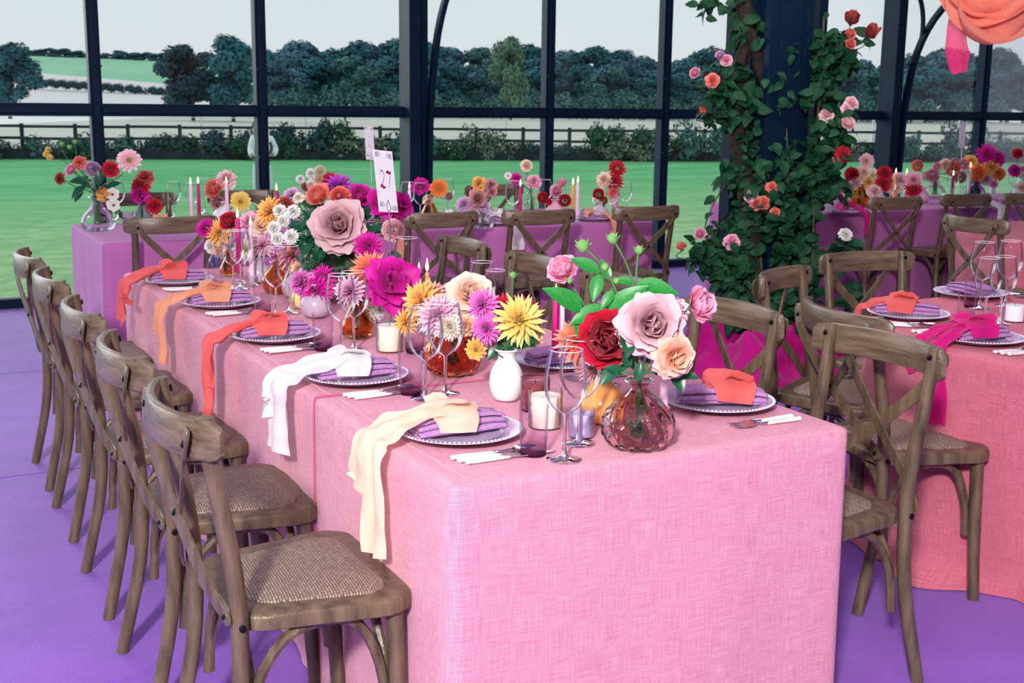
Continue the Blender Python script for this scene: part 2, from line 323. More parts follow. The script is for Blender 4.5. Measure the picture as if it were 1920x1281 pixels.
for i, (u, t) in enumerate(prof):
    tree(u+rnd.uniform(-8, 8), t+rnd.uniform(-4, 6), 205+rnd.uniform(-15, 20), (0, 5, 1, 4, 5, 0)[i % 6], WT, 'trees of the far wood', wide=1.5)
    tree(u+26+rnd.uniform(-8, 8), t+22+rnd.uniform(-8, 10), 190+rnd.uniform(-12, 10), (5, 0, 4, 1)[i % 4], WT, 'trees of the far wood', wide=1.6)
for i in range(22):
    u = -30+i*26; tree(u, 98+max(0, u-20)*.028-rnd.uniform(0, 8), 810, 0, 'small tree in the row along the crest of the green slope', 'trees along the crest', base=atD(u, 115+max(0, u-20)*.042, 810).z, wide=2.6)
SK = [crown_mesh('foliage', leafm[k], [(q.uniform(-.9, .9), q.uniform(-.35, .35), q.uniform(.25, .8), q.uniform(.3, .5)) for _ in range(9)], .085, 620, 40+i) for i, (k, q) in enumerate(zip(('hedge', 'green', 'dry', 'dark'), [random.Random(s) for s in (3, 4, 5, 6)]))]
sstem = MB()
for i in range(7):
    a = i*.9; sstem.tube([(.1*math.cos(a), .05*math.sin(a), 0), (.3*math.cos(a), .1*math.sin(a), .45), (.6*math.cos(a), .2*math.sin(a), .95)], [.02, .014, .004], 5)
sstem = sstem.mesh('stem', bark)
def bush(nm, p, k, sx, sz, label, group):
    t = thing(nm, label, 'bush', Matrix.Translation(p) @ Matrix.Rotation(YAW*-1, 4, 'Z') @ Matrix.Diagonal((sx, sx*.8, sz, 1)), group); ob('foliage', SK[k], t); ob('stem', sstem, t)
for i in range(13):                         # hedgerow across the stubble slope
    u = 85+i*21; bush('field_hedge', atD(u, 164+i*1.45+(0 if i < 8 else 1), 470), 3, 4.6 if i not in (8, 10) else 2.5, 3.4, 'low dark hedge clump crossing the pale slope', 'hedge clumps on the slope')
for i in range(22):
    u = 520+i*63+rnd.uniform(-12, 12); p = at(u, 212, G); d = 168; q = atD(u, 200, d); bush('wood_edge_bush', Vector((q.x, q.y, G)), 1, 3.2, rnd.uniform(2.4, 4), 'pale green bush at the foot of the far wood', 'bushes at the wood edge')
# post and rail fence and the scrub growing through it
fa, fb = at(-160, 297, G), at(2080, 304, G)
fdir = (fb-fa).normalized(); flen = (fb-fa).length
fence_m = mat('weathered_fence_wood', (.012, .022, .030), (.028, .042, .050), 2, .85)
fence = thing('post_and_rail_fence', 'dark wooden post and rail fence along the far edge of the lawn', 'fence', Matrix.Translation(fa))
ang = math.atan2(fdir.y, fdir.x); FR = Matrix.Rotation(ang, 4, 'Z')
n_post = int(flen/1.85); pm = MB().box((0, 0, .62), (.13, .11, 1.30)).mesh('post', fence_m, bev=.01); rm = MB().box((.925, -.06, 0), (1.86, .045, .10)).mesh('rail', fence_m)
for i in range(n_post):
    ob('post', pm, fence, FR @ Matrix.Translation((i*1.85, 0, 0)))
    for z in (1.17, .74, .33): ob('rail', rm, fence, FR @ Matrix.Translation((i*1.85, 0, z+rnd.uniform(-.015, .015))))
wp = mat('white_plastic', (.75, .78, .78), rough=.5)
wf = thing('paddock_tape_fence', 'thin white stake and tape fence behind the dark rails', 'fence', Matrix.Translation(fa+Vector((FW.x, FW.y, 0))*2))
pm = MB().tube([(0, 0, 0), (0, 0, 1.72)], .045, 6).mesh('stake', wp); i = 0
sp = flen/12
for i in range(12):
    ob('stake', pm, wf, FR @ Matrix.Translation((sp*(i+.4), 0, 0)))
    if i < 11: ob('tape', MB().box((sp/2, 0, 0), (sp, .01, .03)).mesh('tape', wp), wf, FR @ Matrix.Translation((sp*(i+.4), 0, 1.5)))
for i in range(46):
    k = rnd.choice((0, 0, 1, 2, 3)); big = rnd.random()
    p = fa+fdir*(flen*(i+.5+rnd.uniform(-.3, .3))/46)+Vector((FW.x, FW.y, 0))*rnd.uniform(-.55, .6)
    bush('hedge_shrub', p, k, rnd.uniform(.75, 1.15), rnd.uniform(.55, .95) if big < .75 else rnd.uniform(1.1, 1.6), 'scrubby shrub growing through the dark wooden fence', 'shrubs along the fence')
kb = MB(); kb.box((flen/2, -.25, .14), (flen, .06, .28)); kb.build('kick_board', fence_m, fence, M=FR)
# ================================================================== chairs
def wood_mat(name, c1, c2, rough=.38):
    m = mat(name, c1, c2, 14, rough, .5, stretch=(3, 3, .5), detail=6, bump=.18, bscale=90, contrast=(.28, .72)); return m
wood = wood_mat('limed_oak', (.056, .038, .021), (.175, .125, .074), .28)
rail_wood = mat('limed_oak_rail', (.080, .056, .033), (.20, .148, .092), 9, .28, .55, stretch=(.5, 4, 9), detail=6, bump=.12, bscale=60)
bolt_m = mat('black_bolt', (.01, .01, .012), rough=.35, metal=.6)
def cane():
    m = bpy.data.materials.new('woven_rattan'); m.use_nodes = True; nt = m.node_tree; L = nt.links.new; b = nt.nodes['Principled BSDF']; b.inputs['Roughness'].default_value = .6
    tc = N_(nt, 'ShaderNodeTexCoord'); mp = N_(nt, 'ShaderNodeMapping'); L(tc.outputs['Object'], mp.inputs[0]); mp.inputs['Rotation'].default_value = (0, 0, R(4))
    br = N_(nt, 'ShaderNodeTexBrick'); L(mp.outputs[0], br.inputs['Vector']); br.inputs['Scale'].default_value = 1; br.inputs['Brick Width'].default_value = .017; br.inputs['Row Height'].default_value = .0062
    br.inputs['Mortar Size'].default_value = .0011; br.inputs['Mortar Smooth'].default_value = .6; br.inputs['Color1'].default_value = (.36, .285, .215, 1); br.inputs['Color2'].default_value = (.25, .19, .14, 1); br.inputs['Mortar'].default_value = (.10, .07, .05, 1)
    L(br.outputs['Color'], b.inputs['Base Color']); bp = N_(nt, 'ShaderNodeBump'); bp.inputs['Distance'].default_value = .003; bp.invert = True; L(br.outputs['Fac'], bp.inputs['Height']); L(bp.outputs[0], b.inputs['Normal']); return m
cane_m = cane()
def chair_parts():
    P = []
    b = MB(); arc = [(x, -.083+.062*(x/.235)**2*(1+.15*abs(x/.235)), .828) for x in [-.238, -.23, -.215, -.19, -.15, -.1, -.05, 0, .05, .1, .15, .19, .215, .23, .238]]
    prof = [(-.011, -.03), (-.008, -.038), (0, -.041), (.008, -.038), (.011, -.03), (.011, .03), (.008, .038), (0, .041), (-.008, .038), (-.011, .03)]
    b.sweep(arc, prof, up=(0, 0, 1), scale=[.55, .8, .95]+[1]*9+[.95, .8, .55]); P.append(('back_rail', b.mesh('back_rail', rail_wood, 1)))
    for s in (-1, 1):
        b = MB(); pth = spline([(s*.188, -.032, .868), (s*.184, -.01, .72), (s*.182, .018, .56), (s*.184, .026, .42), (s*.19, .015, .25), (s*.2, -.03, .05), (s*.203, -.042, 0)], 18)
        b.tube(pth, [.0175]*4+[.0185]*9+[.018]*3+[.017]*3, 10); P.append(('leg', b.mesh('leg', wood, 1)))
        b = MB(); pth = spline([(s*.196, .35, .438), (s*.2, .358, .2), (s*.207, .37, 0)], 8); b.tube(pth, [.0195]*5+[.018]*4, 10); P.append(('leg', b.mesh('leg', wood, 1)))
        # cross strap: outer face of the rail at one end, down to the opposite leg at seat level
        o = .005*s; pth = spline([(s*.186, -.062, .852), (s*.178, -.066, .82), (s*.13, -.066+o, .76), (0, -.045+o, .635), (-s*.13, -.02+o, .53), (-s*.178, -.002, .475), (-s*.186, .002, .455)], 20)
        b = MB(); b.sweep(pth, [(-.016, -.0035), (.016, -.0035), (.016, .0035), (-.016, .0035)], up=(0, -1, .25), scale=[.75, .95]+[1]*17+[.95, .75]); P.append(('back_strap', b.mesh('back_strap', wood, 0, .001)))
    def outline(ins, n=9):
        pts = []
        C = [(.235-ins, .405-ins, .085-ins*.5), (-.235+ins, .405-ins, .085-ins*.5), (-.198+ins, .015+ins, .09-ins*.5), (.198-ins, .015+ins, .09-ins*.5)]
        for q, (x, y, r) in enumerate(C):
            cx, cy = x-math.copysign(r, x), y-(r if q < 2 else -r)
            for k in range(n+1):
                a = R(90*q+90*k/n); pts.append((cx+r*math.cos(a), cy+r*math.sin(a)))
        return pts
    b = MB(); lv = [(.006, .43), (0, .434), (0, .458), (.004, .464), (.012, .4665), (.05, .4665), (.054, .462)]; n = len(outline(0))
    vs = [(x, y, z) for ins, z in lv for x, y in outline(ins)]; fs = [(i*n+j, i*n+(j+1) % n, (i+1)*n+(j+1) % n, (i+1)*n+j) for i in range(len(lv)-1) for j in range(n)]; fs.append(tuple(range(n))[::-1])
    b.add(vs, fs); P.append(('seat', b.mesh('seat', wood, 1)))
    b = MB(); lv = [(1, .463), (.98, .469), (.9, .4735), (.7, .476), (.4, .477)]; vs = [(x*k, .21+(y-.21)*k, z) for k, z in lv for x, y in outline(.051)]
    fs = [(i*n+j, i*n+(j+1) % n, (i+1)*n+(j+1) % n, (i+1)*n+j) for i in range(len(lv)-1) for j in range(n)]; fs.append(tuple((len(lv)-1)*n+j for j in range(n)))
    b.add(vs, fs); P.append(('woven_panel', b.mesh('woven_panel', cane_m, 1)))
    hoops = [[(s*.176, .045, .2), (s*.172, .06, .31), (s*.172, .12, .40), (s*.175, .21, .424), (s*.178, .28, .40), (s*.182, .322, .31), (s*.186, .336, .2)] for s in (-1, 1)]
    hoops += [[(-.18, y, .2), (-.165, y, .31), (-.1, y, .40), (0, y, .424), (.1, y, .40), (.165, y, .31), (.18, y, .2)] for y in (.05, .338)]
    for h in hoops:
        b = MB(); b.tube(spline(h, 18), .0115, 8); P.append(('brace_hoop', b.mesh('brace_hoop', wood, 1)))
    def bolt(p, d): return ('bolt', MB().lathe([(.0075, 0), (.0075, .003), (.004, .0048), (0.0005, .005)], 10, M=aim(p, d)).mesh('bolt', bolt_m, 1))
    for s in (-1, 1):
        P += [bolt((s*.178, -.0692, .82), (0, -1, .05)), bolt((-s*.18, -.004, .474), (0, -1, .3)), bolt((s*.204, .026, .452), (s, 0, 0)), bolt((s*.189, -.01, .845), (0, 1, 0))]
    P.append(bolt((0, -.0535, .635), (0, -1, .2)))
    return P
CH = chair_parts()
def chair(x, y, fx, fy, label, group):
    t = thing('cross_back_chair', label, 'chair', T((x, y, 0), math.atan2(fy, fx)-PI/2) @ Matrix.Diagonal((1.005, 1.005, 1.04, 1)), group); seat = None
    for n, me in CH:
        o = ob(n, me, seat if n == 'woven_panel' else t)
        if n == 'seat': seat = o
GL = 'chairs along the main pink table'
for y, l in ((2.45, 'wooden cross-back chair nearest the camera at the pink table, woven seat fully seen'), (3.065, 'second wooden chair from the camera in the row left of the pink table'), (3.715, 'third wooden chair from the camera in the row left of the pink table'), (4.42, 'fourth wooden chair from the camera in the row left of the pink table'), (5.055, 'farthest wooden chair in the row left of the pink table')):
    chair(.572+.009*(y-2.45), y, 1, 0, l, GL)
for y, l in ((2.36, 'large wooden cross-back chair at the near right corner of the pink table'), (2.93, 'wooden chair behind the coral-ribbon plate on the far side of the pink table'), (3.58, 'wooden chair hidden behind the green stems on the far side of the pink table'), (4.18, 'wooden chair seen above the peach rose on the far side of the pink table'), (4.85, 'farthest wooden chair on the far side of the pink table')):
    chair(2.30 if y > 2.4 else 2.335, y, -1, 0, l, GL)
GB = 'chairs along the lilac table by the glass'
for x, y, l in ((1.40, 6.40, 'wooden chair with an orange ribbon before the left end of the lilac table'), (2.80, 6.15, 'wooden chair behind the table number card, at the lilac table'), (3.40, 6.10, 'wooden chair with a white ribbon behind it at the lilac table'), (4.13, 6.10, 'wooden chair at the right end of the lilac table beside the glass')):
    chair(x, y, 0, 1, l, GB)
for u, v, l in ((265, 374, 'wooden chair behind the clear vase on the far side of the lilac table'), (460, 368, 'wooden chair behind the yellow dahlia on the far side of the lilac table'), (945, 358, 'wooden chair behind the cream pillar candle on the far side of the lilac table')):
    p = at(u, v, .87); chair(p.x, 8.0, 0, -1, l, GB)
GR = 'chairs around the round pink table'
chair(2.99, 3.45, .48, -.88, 'wooden chair seen edge-on next to the rose-covered pillar', GR)
chair(2.62, 2.75, .985, -.17, 'wooden chair with reddish woven seat pulled up to the round pink table', GR)
chair(3.655, 3.74, -.1, -1, 'wooden chair on the far side of the round pink table', GR)
GQ = 'chairs along the lilac table behind the pillar'
chair(6.17, 6.13, .02, 1, 'wooden chair at the right lilac table next to the rose-covered pillar', GQ)
chair(6.88, 6.17, .02, 1, 'wooden chair in the middle of the right lilac table', GQ)
chair(7.42, 6.10, .02, 1, 'wooden chair cut by the right edge of the photo at the lilac table', GQ)
chair(5.49, 4.81, 1, -.04, 'wooden chair at the small round table by the right edge', 'chairs around the second round table')

# ================================================================== tables under their cloths
pink = weave('pink_linen', (.55, .105, .195), (.93, .53, .62))
pink2 = weave('rose_linen', (.44, .05, .105), (.80, .26, .34))
lilac = weave('lilac_linen', (.40, .10, .33), (.55, .19, .46), .003, bump=.2, slub=.12)
hem_m = mat('hem_thread', (.62, .10, .20), rough=.8)
def rrect(x0, x1, y0, y1, r, n, seg):
    """rounded rectangle outline, counter-clockwise: (x, y, nx, ny, s)"""
    out = []; s = 0; C = [((x1-r, y0+r), -90), ((x1-r, y1-r), 0), ((x0+r, y1-r), 90), ((x0+r, y0+r), 180)]
    for k, ((cx, cy), a0) in enumerate(C):
        for i in range(seg+1):
            a = R(a0+90*i/seg); out.append((cx+r*math.cos(a), cy+r*math.sin(a), math.cos(a), math.sin(a), i/seg if k % 2 else -i/seg))
        (nx, ny), a1 = C[(k+1) % 4]; e = R(a1); p = (out[-1][0], out[-1][1]); q = (nx+r*math.cos(e), ny+r*math.sin(e))
        for i in range(1, n): t = i/n; out.append((p[0]+(q[0]-p[0])*t, p[1]+(q[1]-p[1])*t, math.cos(e), math.sin(e), 0))
    return out
def cloth(name, mt, outline, top, fold, label, group, seed, flare=.02, levels=14, open_face=None, puddle=0, edge=.012):
    b = MB(); n = len(outline); vs = []; lev = []
    lev.append((-edge*2.2, top))
    for k in range(1, 5): a = PI/2*k/4; lev.append((-edge*2.2+edge*2.2*math.sin(a), top-edge+edge*math.cos(a)))
    for k in range(1, levels+1): lev.append((None, top-edge-(top-edge-.004)*k/levels))
    for off, z in lev:
        for i, (x, y, nx, ny, c) in enumerate(outline):
            if off is None:
                t = (top-z)/top; f = noise.noise(Vector((x*fold[1]+seed, y*fold[1], z*.35)))*1.0+.45*noise.noise(Vector((x*fold[1]*2.3+seed, y*fold[1]*2.3, z*.5)))
                d = flare*t+fold[0]*t**.8*f
                if puddle and t > .9: d += puddle*(t-.9)/.1*(.5+noise.noise(Vector((x*6, y*6, 3))))
            else: d = off; t = 0
            vs.append((x+nx*d, y+ny*d, z))
    fs = [(i*n+j, i*n+(j+1) % n, (i+1)*n+(j+1) % n, (i+1)*n+j) for i in range(len(lev)-1) for j in range(n)]
    if open_face: fs = [f for f in fs if not all(open_face(vs[k]) for k in f)]
    fs = [f[::-1] for f in fs]; fs.append(tuple(range(n)))
    b.add(vs, [f[::-1] for f in fs]); o = b.build(name, mt, smooth=2); me = o.data; uv = me.uv_layers.new(name='thread').data
    arc = [0]
    for i in range(n): arc.append(arc[-1]+math.dist(outline[i][:2], outline[(i+1) % n][:2]))
    dn = [0]
    for k in range(1, len(lev)): dn.append(dn[-1]+(edge*.6 if lev[k][0] is not None else (top-edge)/levels))
    for p in me.polygons:
        if len(p.vertices) > 4:
            for l, v in zip(p.loop_indices, p.vertices): uv[l].uv = me.vertices[v].co.xy
        else:
            js = [v % n for v in p.vertices]; wrap = max(js)-min(js) > 1
            for l, v in zip(p.loop_indices, p.vertices): uv[l].uv = (arc[n if (wrap and v % n == 0) else v % n], -dn[v//n])
    return tag(o, label, 'tablecloth', group)
X0, X1, Y0, YS, Y1 = .972, 2.003, 2.07, 2.885, 5.425
GC = 'cloths of the main pink table'
c2 = cloth('tablecloth', pink, rrect(X0, X1, YS-.3, Y1, .03, 46, 4), .757, (.030, 5.5), 'long pink woven tablecloth on the far two thirds of the main table', GC, 3, .01)
c1 = cloth('tablecloth', pink, rrect(X0-.004, X1+.004, Y0, YS, .03, 30, 5), .7605, (.010, 3.0), 'pink woven tablecloth hanging flat over the near end of the main table', GC, 8, .012)
# stitched hem of the near cloth: across the top and down both sides
hp = [(X0-.012, YS-.006, .02), (X0-.010, YS-.006, .3), (X0-.007, YS-.005, .6), (X0-.004, YS-.004, .745), (X0+.012, YS-.004, .762)]+[(X0+(X1-X0)*t, YS-.004+.004*math.sin(t*9), .7615) for t in (.05, .2, .4, .6, .8, .95)]+[(X1-.012, YS-.004, .762), (X1+.004, YS-.004, .745), (X1+.01, YS-.006, .3), (X1+.012, YS-.006, .02)]
hb = MB(); hb.tube(spline(hp, 60), .0022, 5); hb.build('hem', hem_m, c1)
for o, ya, yb, z in ((c1, Y0+.03, YS-.03, .761), (c2, YS+.02, Y1-.05, .7575)):        # crease pressed along the table edge
    hb = MB(); hb.tube([(X0+.045+.004*math.sin(y*7), y, z) for y in [ya+(yb-ya)*i/20 for i in range(21)]], .0018, 4); hb.build('crease', pink, o)
GLL = 'cloths of the lilac tables'
cloth('tablecloth', lilac, rrect(1.08, 4.50, 6.53, 7.62, .03, 60, 4), .76, (.022, 4.0), 'lilac tablecloth on the long table beside the left glass panes', GLL, 1, .012)
cloth('tablecloth', lilac, rrect(5.75, 6.82, 6.55, 7.62, .03, 30, 4), .76, (.022, 4.0), 'lilac tablecloth directly behind the rose-covered pillar', GLL, 2, .012)
cloth('tablecloth', lilac, rrect(6.83, 9.6, 6.56, 7.62, .03, 40, 4), .758, (.022, 4.0), 'lilac tablecloth at the right end behind the pillar', GLL, 5, .012)
def circ(cx, cy, r, n): return [(cx+r*math.cos(2*PI*i/n), cy+r*math.sin(2*PI*i/n), math.cos(2*PI*i/n), math.sin(2*PI*i/n), 0) for i in range(n)]
RC = (3.73, 2.68, .79)
cloth('round_tablecloth', pink2, circ(*RC, 180), .76, (.14, 2.9), 'rose pink floor-length cloth on the round table at the right', None, 4, -.02, 18, puddle=.09, edge=.02)
RC2 = (6.62, 4.85, .84)
cloth('round_tablecloth', pink2, circ(*RC2, 120), .76, (.06, 4.0), 'pink cloth on the small far round table cut by the right edge', None, 6, .0, 12, edge=.02)
# ================================================================== flowers: petals, blooms, leaves
def petal_pts(Ln, W, cup, curl, tip=.5, wave=0, nu=5, nv=4, seed=0, c0=0):
    """petal from the origin along +Z, its outside towards +Y"""
    pts = []; th = c0; y = z = 0
    for i in range(nu+1):
        t = i/nu
        wd = W*(math.sin(PI*min(.999, t**tip*.93+.045)))**.75 if tip > .5 and W < .13 else W*max(.12, (1-abs(2*(t**.75*.96)-1.0)**2.6))**.5
        for j in range(nv+1):
            s = 2*j/nv-1; k = wave*t*t*math.sin(s*3.6+seed*3)
            pts.append((s*wd, y-cup*wd*s*s*(1-.3*t)+k, z+abs(s)*(-.06*Ln*t)+k*.6, t))
        th += curl/nu; y += Ln/nu*math.sin(th); z += Ln/nu*math.cos(th)
    fs = [(i*(nv+1)+j, (i+1)*(nv+1)+j, (i+1)*(nv+1)+j+1, i*(nv+1)+j+1) for i in range(nu) for j in range(nv)]
    return pts, fs
# rings: (count, tilt deg, start radius, start height, length, half width, cup, curl, tip, wave)
def rings_for(kind):
    if kind == 'rose': return [(3, 2, .03, .10, .30, .12, .45, -.35, .6, 0), (4, 8, .055, .09, .34, .16, .45, -.25, .55, .004), (5, 18, .075, .06, .39, .21, .42, -.05, .5, .008), (5, 30, .08, .04, .42, .25, .4, .25, .5, .01), (5, 44, .07, .02, .46, .29, .45, .5, .45, .015), (6, 64, .08, 0, .50, .31, .32, .7, .42, .02), (6, 84, .08, -.03, .50, .31, .25, .75, .42, .025)]
    if kind == 'peony': return [(3, 2, .03, .06, .40, .16, .5, -.4, .5, .008), (4, 10, .06, .05, .45, .22, .5, -.4, .5, .01), (5, 22, .08, .03, .5, .27, .5, -.4, .48, .015), (6, 36, .1, 0, .55, .32, .5, -.35, .45, .02), (6, 56, .12, -.03, .5, .32, .45, -.1, .42, .02)]
    if kind == 'bud': return [(3, 3, .01, .02, .8, .28, 1.0, -.5, .6, 0), (4, 10, .04, 0, .75, .34, .9, -.45, .55, .01), (4, 24, .05, -.02, .6, .32, .7, .25, .5, .01)]
    if kind == 'cactus_dahlia': return [(6, 8, .01, .05, .20, .040, .9, -.3, .75, 0), (9, 20, .02, .04, .28, .045, .9, 0, .75, 0), (12, 35, .03, .03, .36, .05, .9, .15, .75, 0), (14, 52, .03, .02, .43, .055, .8, .25, .75, 0), (15, 70, .03, .01, .48, .06, .8, .3, .72, 0), (15, 88, .03, 0, .49, .06, .7, .3, .72, 0)]
    if kind == 'dahlia': return [(7, 6, .02, .08, .17, .04, .8, -.5, .62, 0), (11, 20, .03, .07, .23, .052, .8, -.2, .62, 0), (14, 36, .03, .05, .31, .062, .8, .05, .62, 0), (17, 54, .03, .03, .39, .07, .7, .2, .62, 0), (18, 72, .03, .01, .45, .074, .7, .25, .62, 0), (18, 90, .03, -.01, .47, .076, .6, .3, .62, 0)]
    if kind == 'daisy_dahlia': return [(12, 62, .09, .02, .42, .10, .5, .25, .5, 0), (12, 78, .09, 0, .44, .10, .4, .25, .5, 0)]
    if kind == 'carnation': return [(5, 6, .01, .08, .30, .15, .7, -.1, .4, .03), (7, 22, .02, .06, .34, .17, .6, .2, .4, .04), (8, 42, .03, .03, .38, .19, .5, .4, .38, .05), (9, 62, .04, .0, .42, .2, .4, .5, .36, .05), (9, 82, .04, -.03, .42, .2, .3, .5, .36, .05)]
    if kind == 'bougainvillea': return [(3, 20, .02, .08, .5, .3, .3, .1, .55, .03), (4, 50, .03, .04, .6, .34, .25, .35, .6, .04), (5, 78, .03, 0, .6, .32, .15, .4, .62, .05)]
    if kind == 'anemone': return [(6, 66, .05, 0, .42, .22, .35, .1, .42, .01)]
    raise KeyError(kind)
def ball_rings():
    out = []
    for i, ph in enumerate(range(4, 140, 13)): n = max(4, int(17*math.sin(R(max(ph, 14))))); out.append((n, ph, 0, 0, .22, .075, 1.0, -.7, .45, 0))
    return out
BLM = {}
def finish_petals(b, along, name, mats):
    me = b.mesh(name, mats, 2); at_ = me.attributes.new('along', 'FLOAT', 'POINT'); at_.data.foreach_set('value', along); return me
def bloom(kind, pm, center=None):
    key = (kind, pm.name)
    if key in BLM: return BLM[key]
    q = random.Random(sum(map(ord, kind+pm.name))); b = MB(); al = []
    rg = ball_rings() if kind == 'ball_dahlia' else rings_for(kind); small = len(rg) > 5 and kind != 'rose'
    for k, (n, tilt, r0, h0, Ln, W, cup, curl, tip, wave) in enumerate(rg):
        for i in range(n):
            a = 2*PI*(i+.5*(k % 2)+q.uniform(-.12, .12))/n; ph = R(tilt+q.uniform(-6, 6)); L2 = Ln*q.uniform(.9, 1.08)
            pts, fs = petal_pts(L2, W*q.uniform(.9, 1.1), cup, curl+q.uniform(-.15, .15), tip, wave, *((4, 2) if small else (5, 4)), seed=i+k*7)
            M = Matrix.Rotation(a, 4, 'Z') @ (Matrix.Rotation(-ph, 4, 'X') @ Matrix.Translation((0, 0, .24)) if kind == 'ball_dahlia' else Matrix.Translation((0, r0, h0)) @ Matrix.Rotation(-ph, 4, 'X'))
            b.add([p[:3] for p in pts], fs, 0, M); al += [p[3]*(.75+.25*k/len(rg)) for p in pts]
    if kind in ('daisy_dahlia', 'anemone', 'cactus_dahlia'):
        r = .12 if kind == 'daisy_dahlia' else .07; nb = len(b.v); b.lathe([(r, .0), (r*1.05, .04), (r*.8, .08), (r*.4, .1), (.001, .105)], 10, 1); al += [0]*(len(b.v)-nb)
    nb = len(b.v); b.lathe([(.02, -.16), (.05, -.12), (.09, -.04), (.07, .03)], 8, 2); al += [0]*(len(b.v)-nb)     # green calyx
    mx = max(math.hypot(x, y) for x, y, z in b.v); s = .5/mx; b.v = [(x*s, y*s, z*s) for x, y, z in b.v]
    me = finish_petals(b, al, 'bloom', [pm, center or MT['flower_heart'], MT['stem_green']]); BLM[key] = me; return me
mat('stem_green', (.030, .11, .035), (.06, .17, .05), 30, .55)
mat('flower_heart', (.35, .30, .06), (.55, .42, .08), 80, .8, bump=.8, bscale=200)
mat('dark_heart', (.02, .015, .03), rough=.7)
leaf_bright = mat('leaf_bright_green', (.010, .17, .022), (.025, .27, .04), 14, .38, .45)
leaf_deep = mat('leaf_deep_green', (.006, .060, .026), (.012, .105, .042), 14, .33, .5)
leaf_vine = mat('leaf_rose_vine', (.004, .032, .014), (.016, .085, .036), 5, .5, .15)
def leaf_mesh(name, mt, W=.42, nu=7, serr=.0, curl=.5):
    b = MB(); th = -.15; y = 0; z = 0; rows = []
    for i in range(nu+1):
        t = i/nu; wd = W*(math.sin(PI*min(.995, t**.8*.96+.02)))**.9*(1-.15*t)*(1+serr*(1 if i % 2 else -1))
        rows.append([(-wd, y, z+wd*.25), (-wd*.5, y, z+wd*.10), (0, y, z), (wd*.5, y, z+wd*.10), (wd, y, z+wd*.25)]); th += curl/nu; y += math.cos(th)/nu; z -= math.sin(th)/nu
    b.add([p for r in rows for p in r], [(i*5+j, i*5+j+1, (i+1)*5+j+1, (i+1)*5+j) for i in range(nu) for j in range(4)])
    return b.mesh(name, mt, 2)
LEAF = dict(bright=leaf_mesh('leaf', leaf_bright, .25), deep=leaf_mesh('leaf', leaf_deep, .30, 9, .06), vine=leaf_mesh('leaf', leaf_vine, .34, 6, .05, .7))
PC = {}
def pal(n, word, base, tip): PC[n] = (petalmat('petal_'+n, base, tip), word)
pal('blush', 'blush mauve', (.50, .22, .24), (.84, .62, .64)); pal('dusty', 'dusty rose', (.42, .13, .15), (.70, .38, .38)); pal('peach', 'peach', (.86, .42, .20), (.93, .70, .54)); pal('apricot', 'pale apricot', (.88, .58, .38), (.93, .80, .68))
pal('cream', 'cream', (.80, .74, .50), (.88, .84, .76)); pal('white', 'white', (.78, .80, .68), (.90, .90, .90)); pal('red', 'red', (.33, .002, .02), (.72, .012, .045)); pal('coral', 'coral', (.78, .10, .07), (.90, .32, .25)); pal('rust', 'rust red', (.25, .02, .02), (.50, .08, .06))
pal('magenta', 'magenta', (.42, .002, .20), (.80, .012, .42)); pal('violet', 'purple', (.28, .01, .32), (.58, .07, .55)); pal('orchid', 'orchid pink', (.55, .05, .38), (.82, .25, .62)); pal('pink', 'pink', (.82, .25, .42), (.92, .55, .68)); pal('palepink', 'pale pink', (.86, .45, .48), (.92, .72, .74))
pal('yellow', 'yellow', (.80, .58, .10), (.92, .80, .30)); pal('gold', 'golden orange', (.85, .42, .06), (.92, .60, .20)); pal('orange', 'orange', (.80, .16, .03), (.92, .38, .10)); pal('flame', 'red and yellow tipped', (.62, .01, .01), (.90, .42, .22)); pal('redtip', 'crimson white-tipped', (.52, .005, .05), (.88, .60, .55)); pal('pinkwhite', 'pink and white', (.62, .14, .36), (.90, .74, .80)); pal('lilac', 'lilac', (.50, .22, .46), (.78, .55, .74))
FK = dict(rose='garden rose', peony='peony', bud='rosebud', cactus_dahlia='spiky dahlia', dahlia='dahlia', daisy_dahlia='single dahlia', carnation='carnation', bougainvillea='big-petalled flower', anemone='anemone', ball_dahlia='ball dahlia')
NAMES = dict(rose='garden_rose', peony='peony', bud='rosebud', cactus_dahlia='spiky_dahlia', dahlia='dahlia', daisy_dahlia='single_dahlia', carnation='carnation', bougainvillea='bougainvillea', anemone='anemone', ball_dahlia='ball_dahlia')
PEND = []                                   # (object, base label, u, v): made unique at the end
def view_dir(fx, fy): return (-FW+RT*fx+UP*fy).normalized()
def pile_petals(t, kind, pm, M, size):
    """the largest blooms: every petal an object of its own"""
    key = ('petals', kind, pm.name); q = random.Random(3+sum(map(ord, kind+pm.name)))
    rg = rings_for(kind)
    if key not in BLM:
        L_ = []
        for k, (n, tilt, r0, h0, Ln, W, cup, curl, tip, wave) in enumerate(rg):
            b = MB(); pts, fs = petal_pts(Ln, W, cup, curl, tip, wave*1.3, 9, 8, seed=k); b.add([p[:3] for p in pts], fs); L_.append(finish_petals(b, [p[3]*(.7+.3*k/len(rg)) for p in pts], 'petal', pm))
        BLM[key] = L_
    for k, (n, tilt, r0, h0, Ln, W, cup, curl, tip, wave) in enumerate(rg):
        for i in range(n):
            a = 2*PI*(i+.5*(k % 2)+q.uniform(-.15, .15))/n
            ob('petal', BLM[key][k], t, M @ Matrix.Scale(.5/.6, 4) @ Matrix.Rotation(a, 4, 'Z') @ Matrix.Translation((0, r0, h0)) @ Matrix.Rotation(-R(tilt+q.uniform(-7, 7)), 4, 'X') @ Matrix.Scale(q.uniform(.92, 1.08), 4))
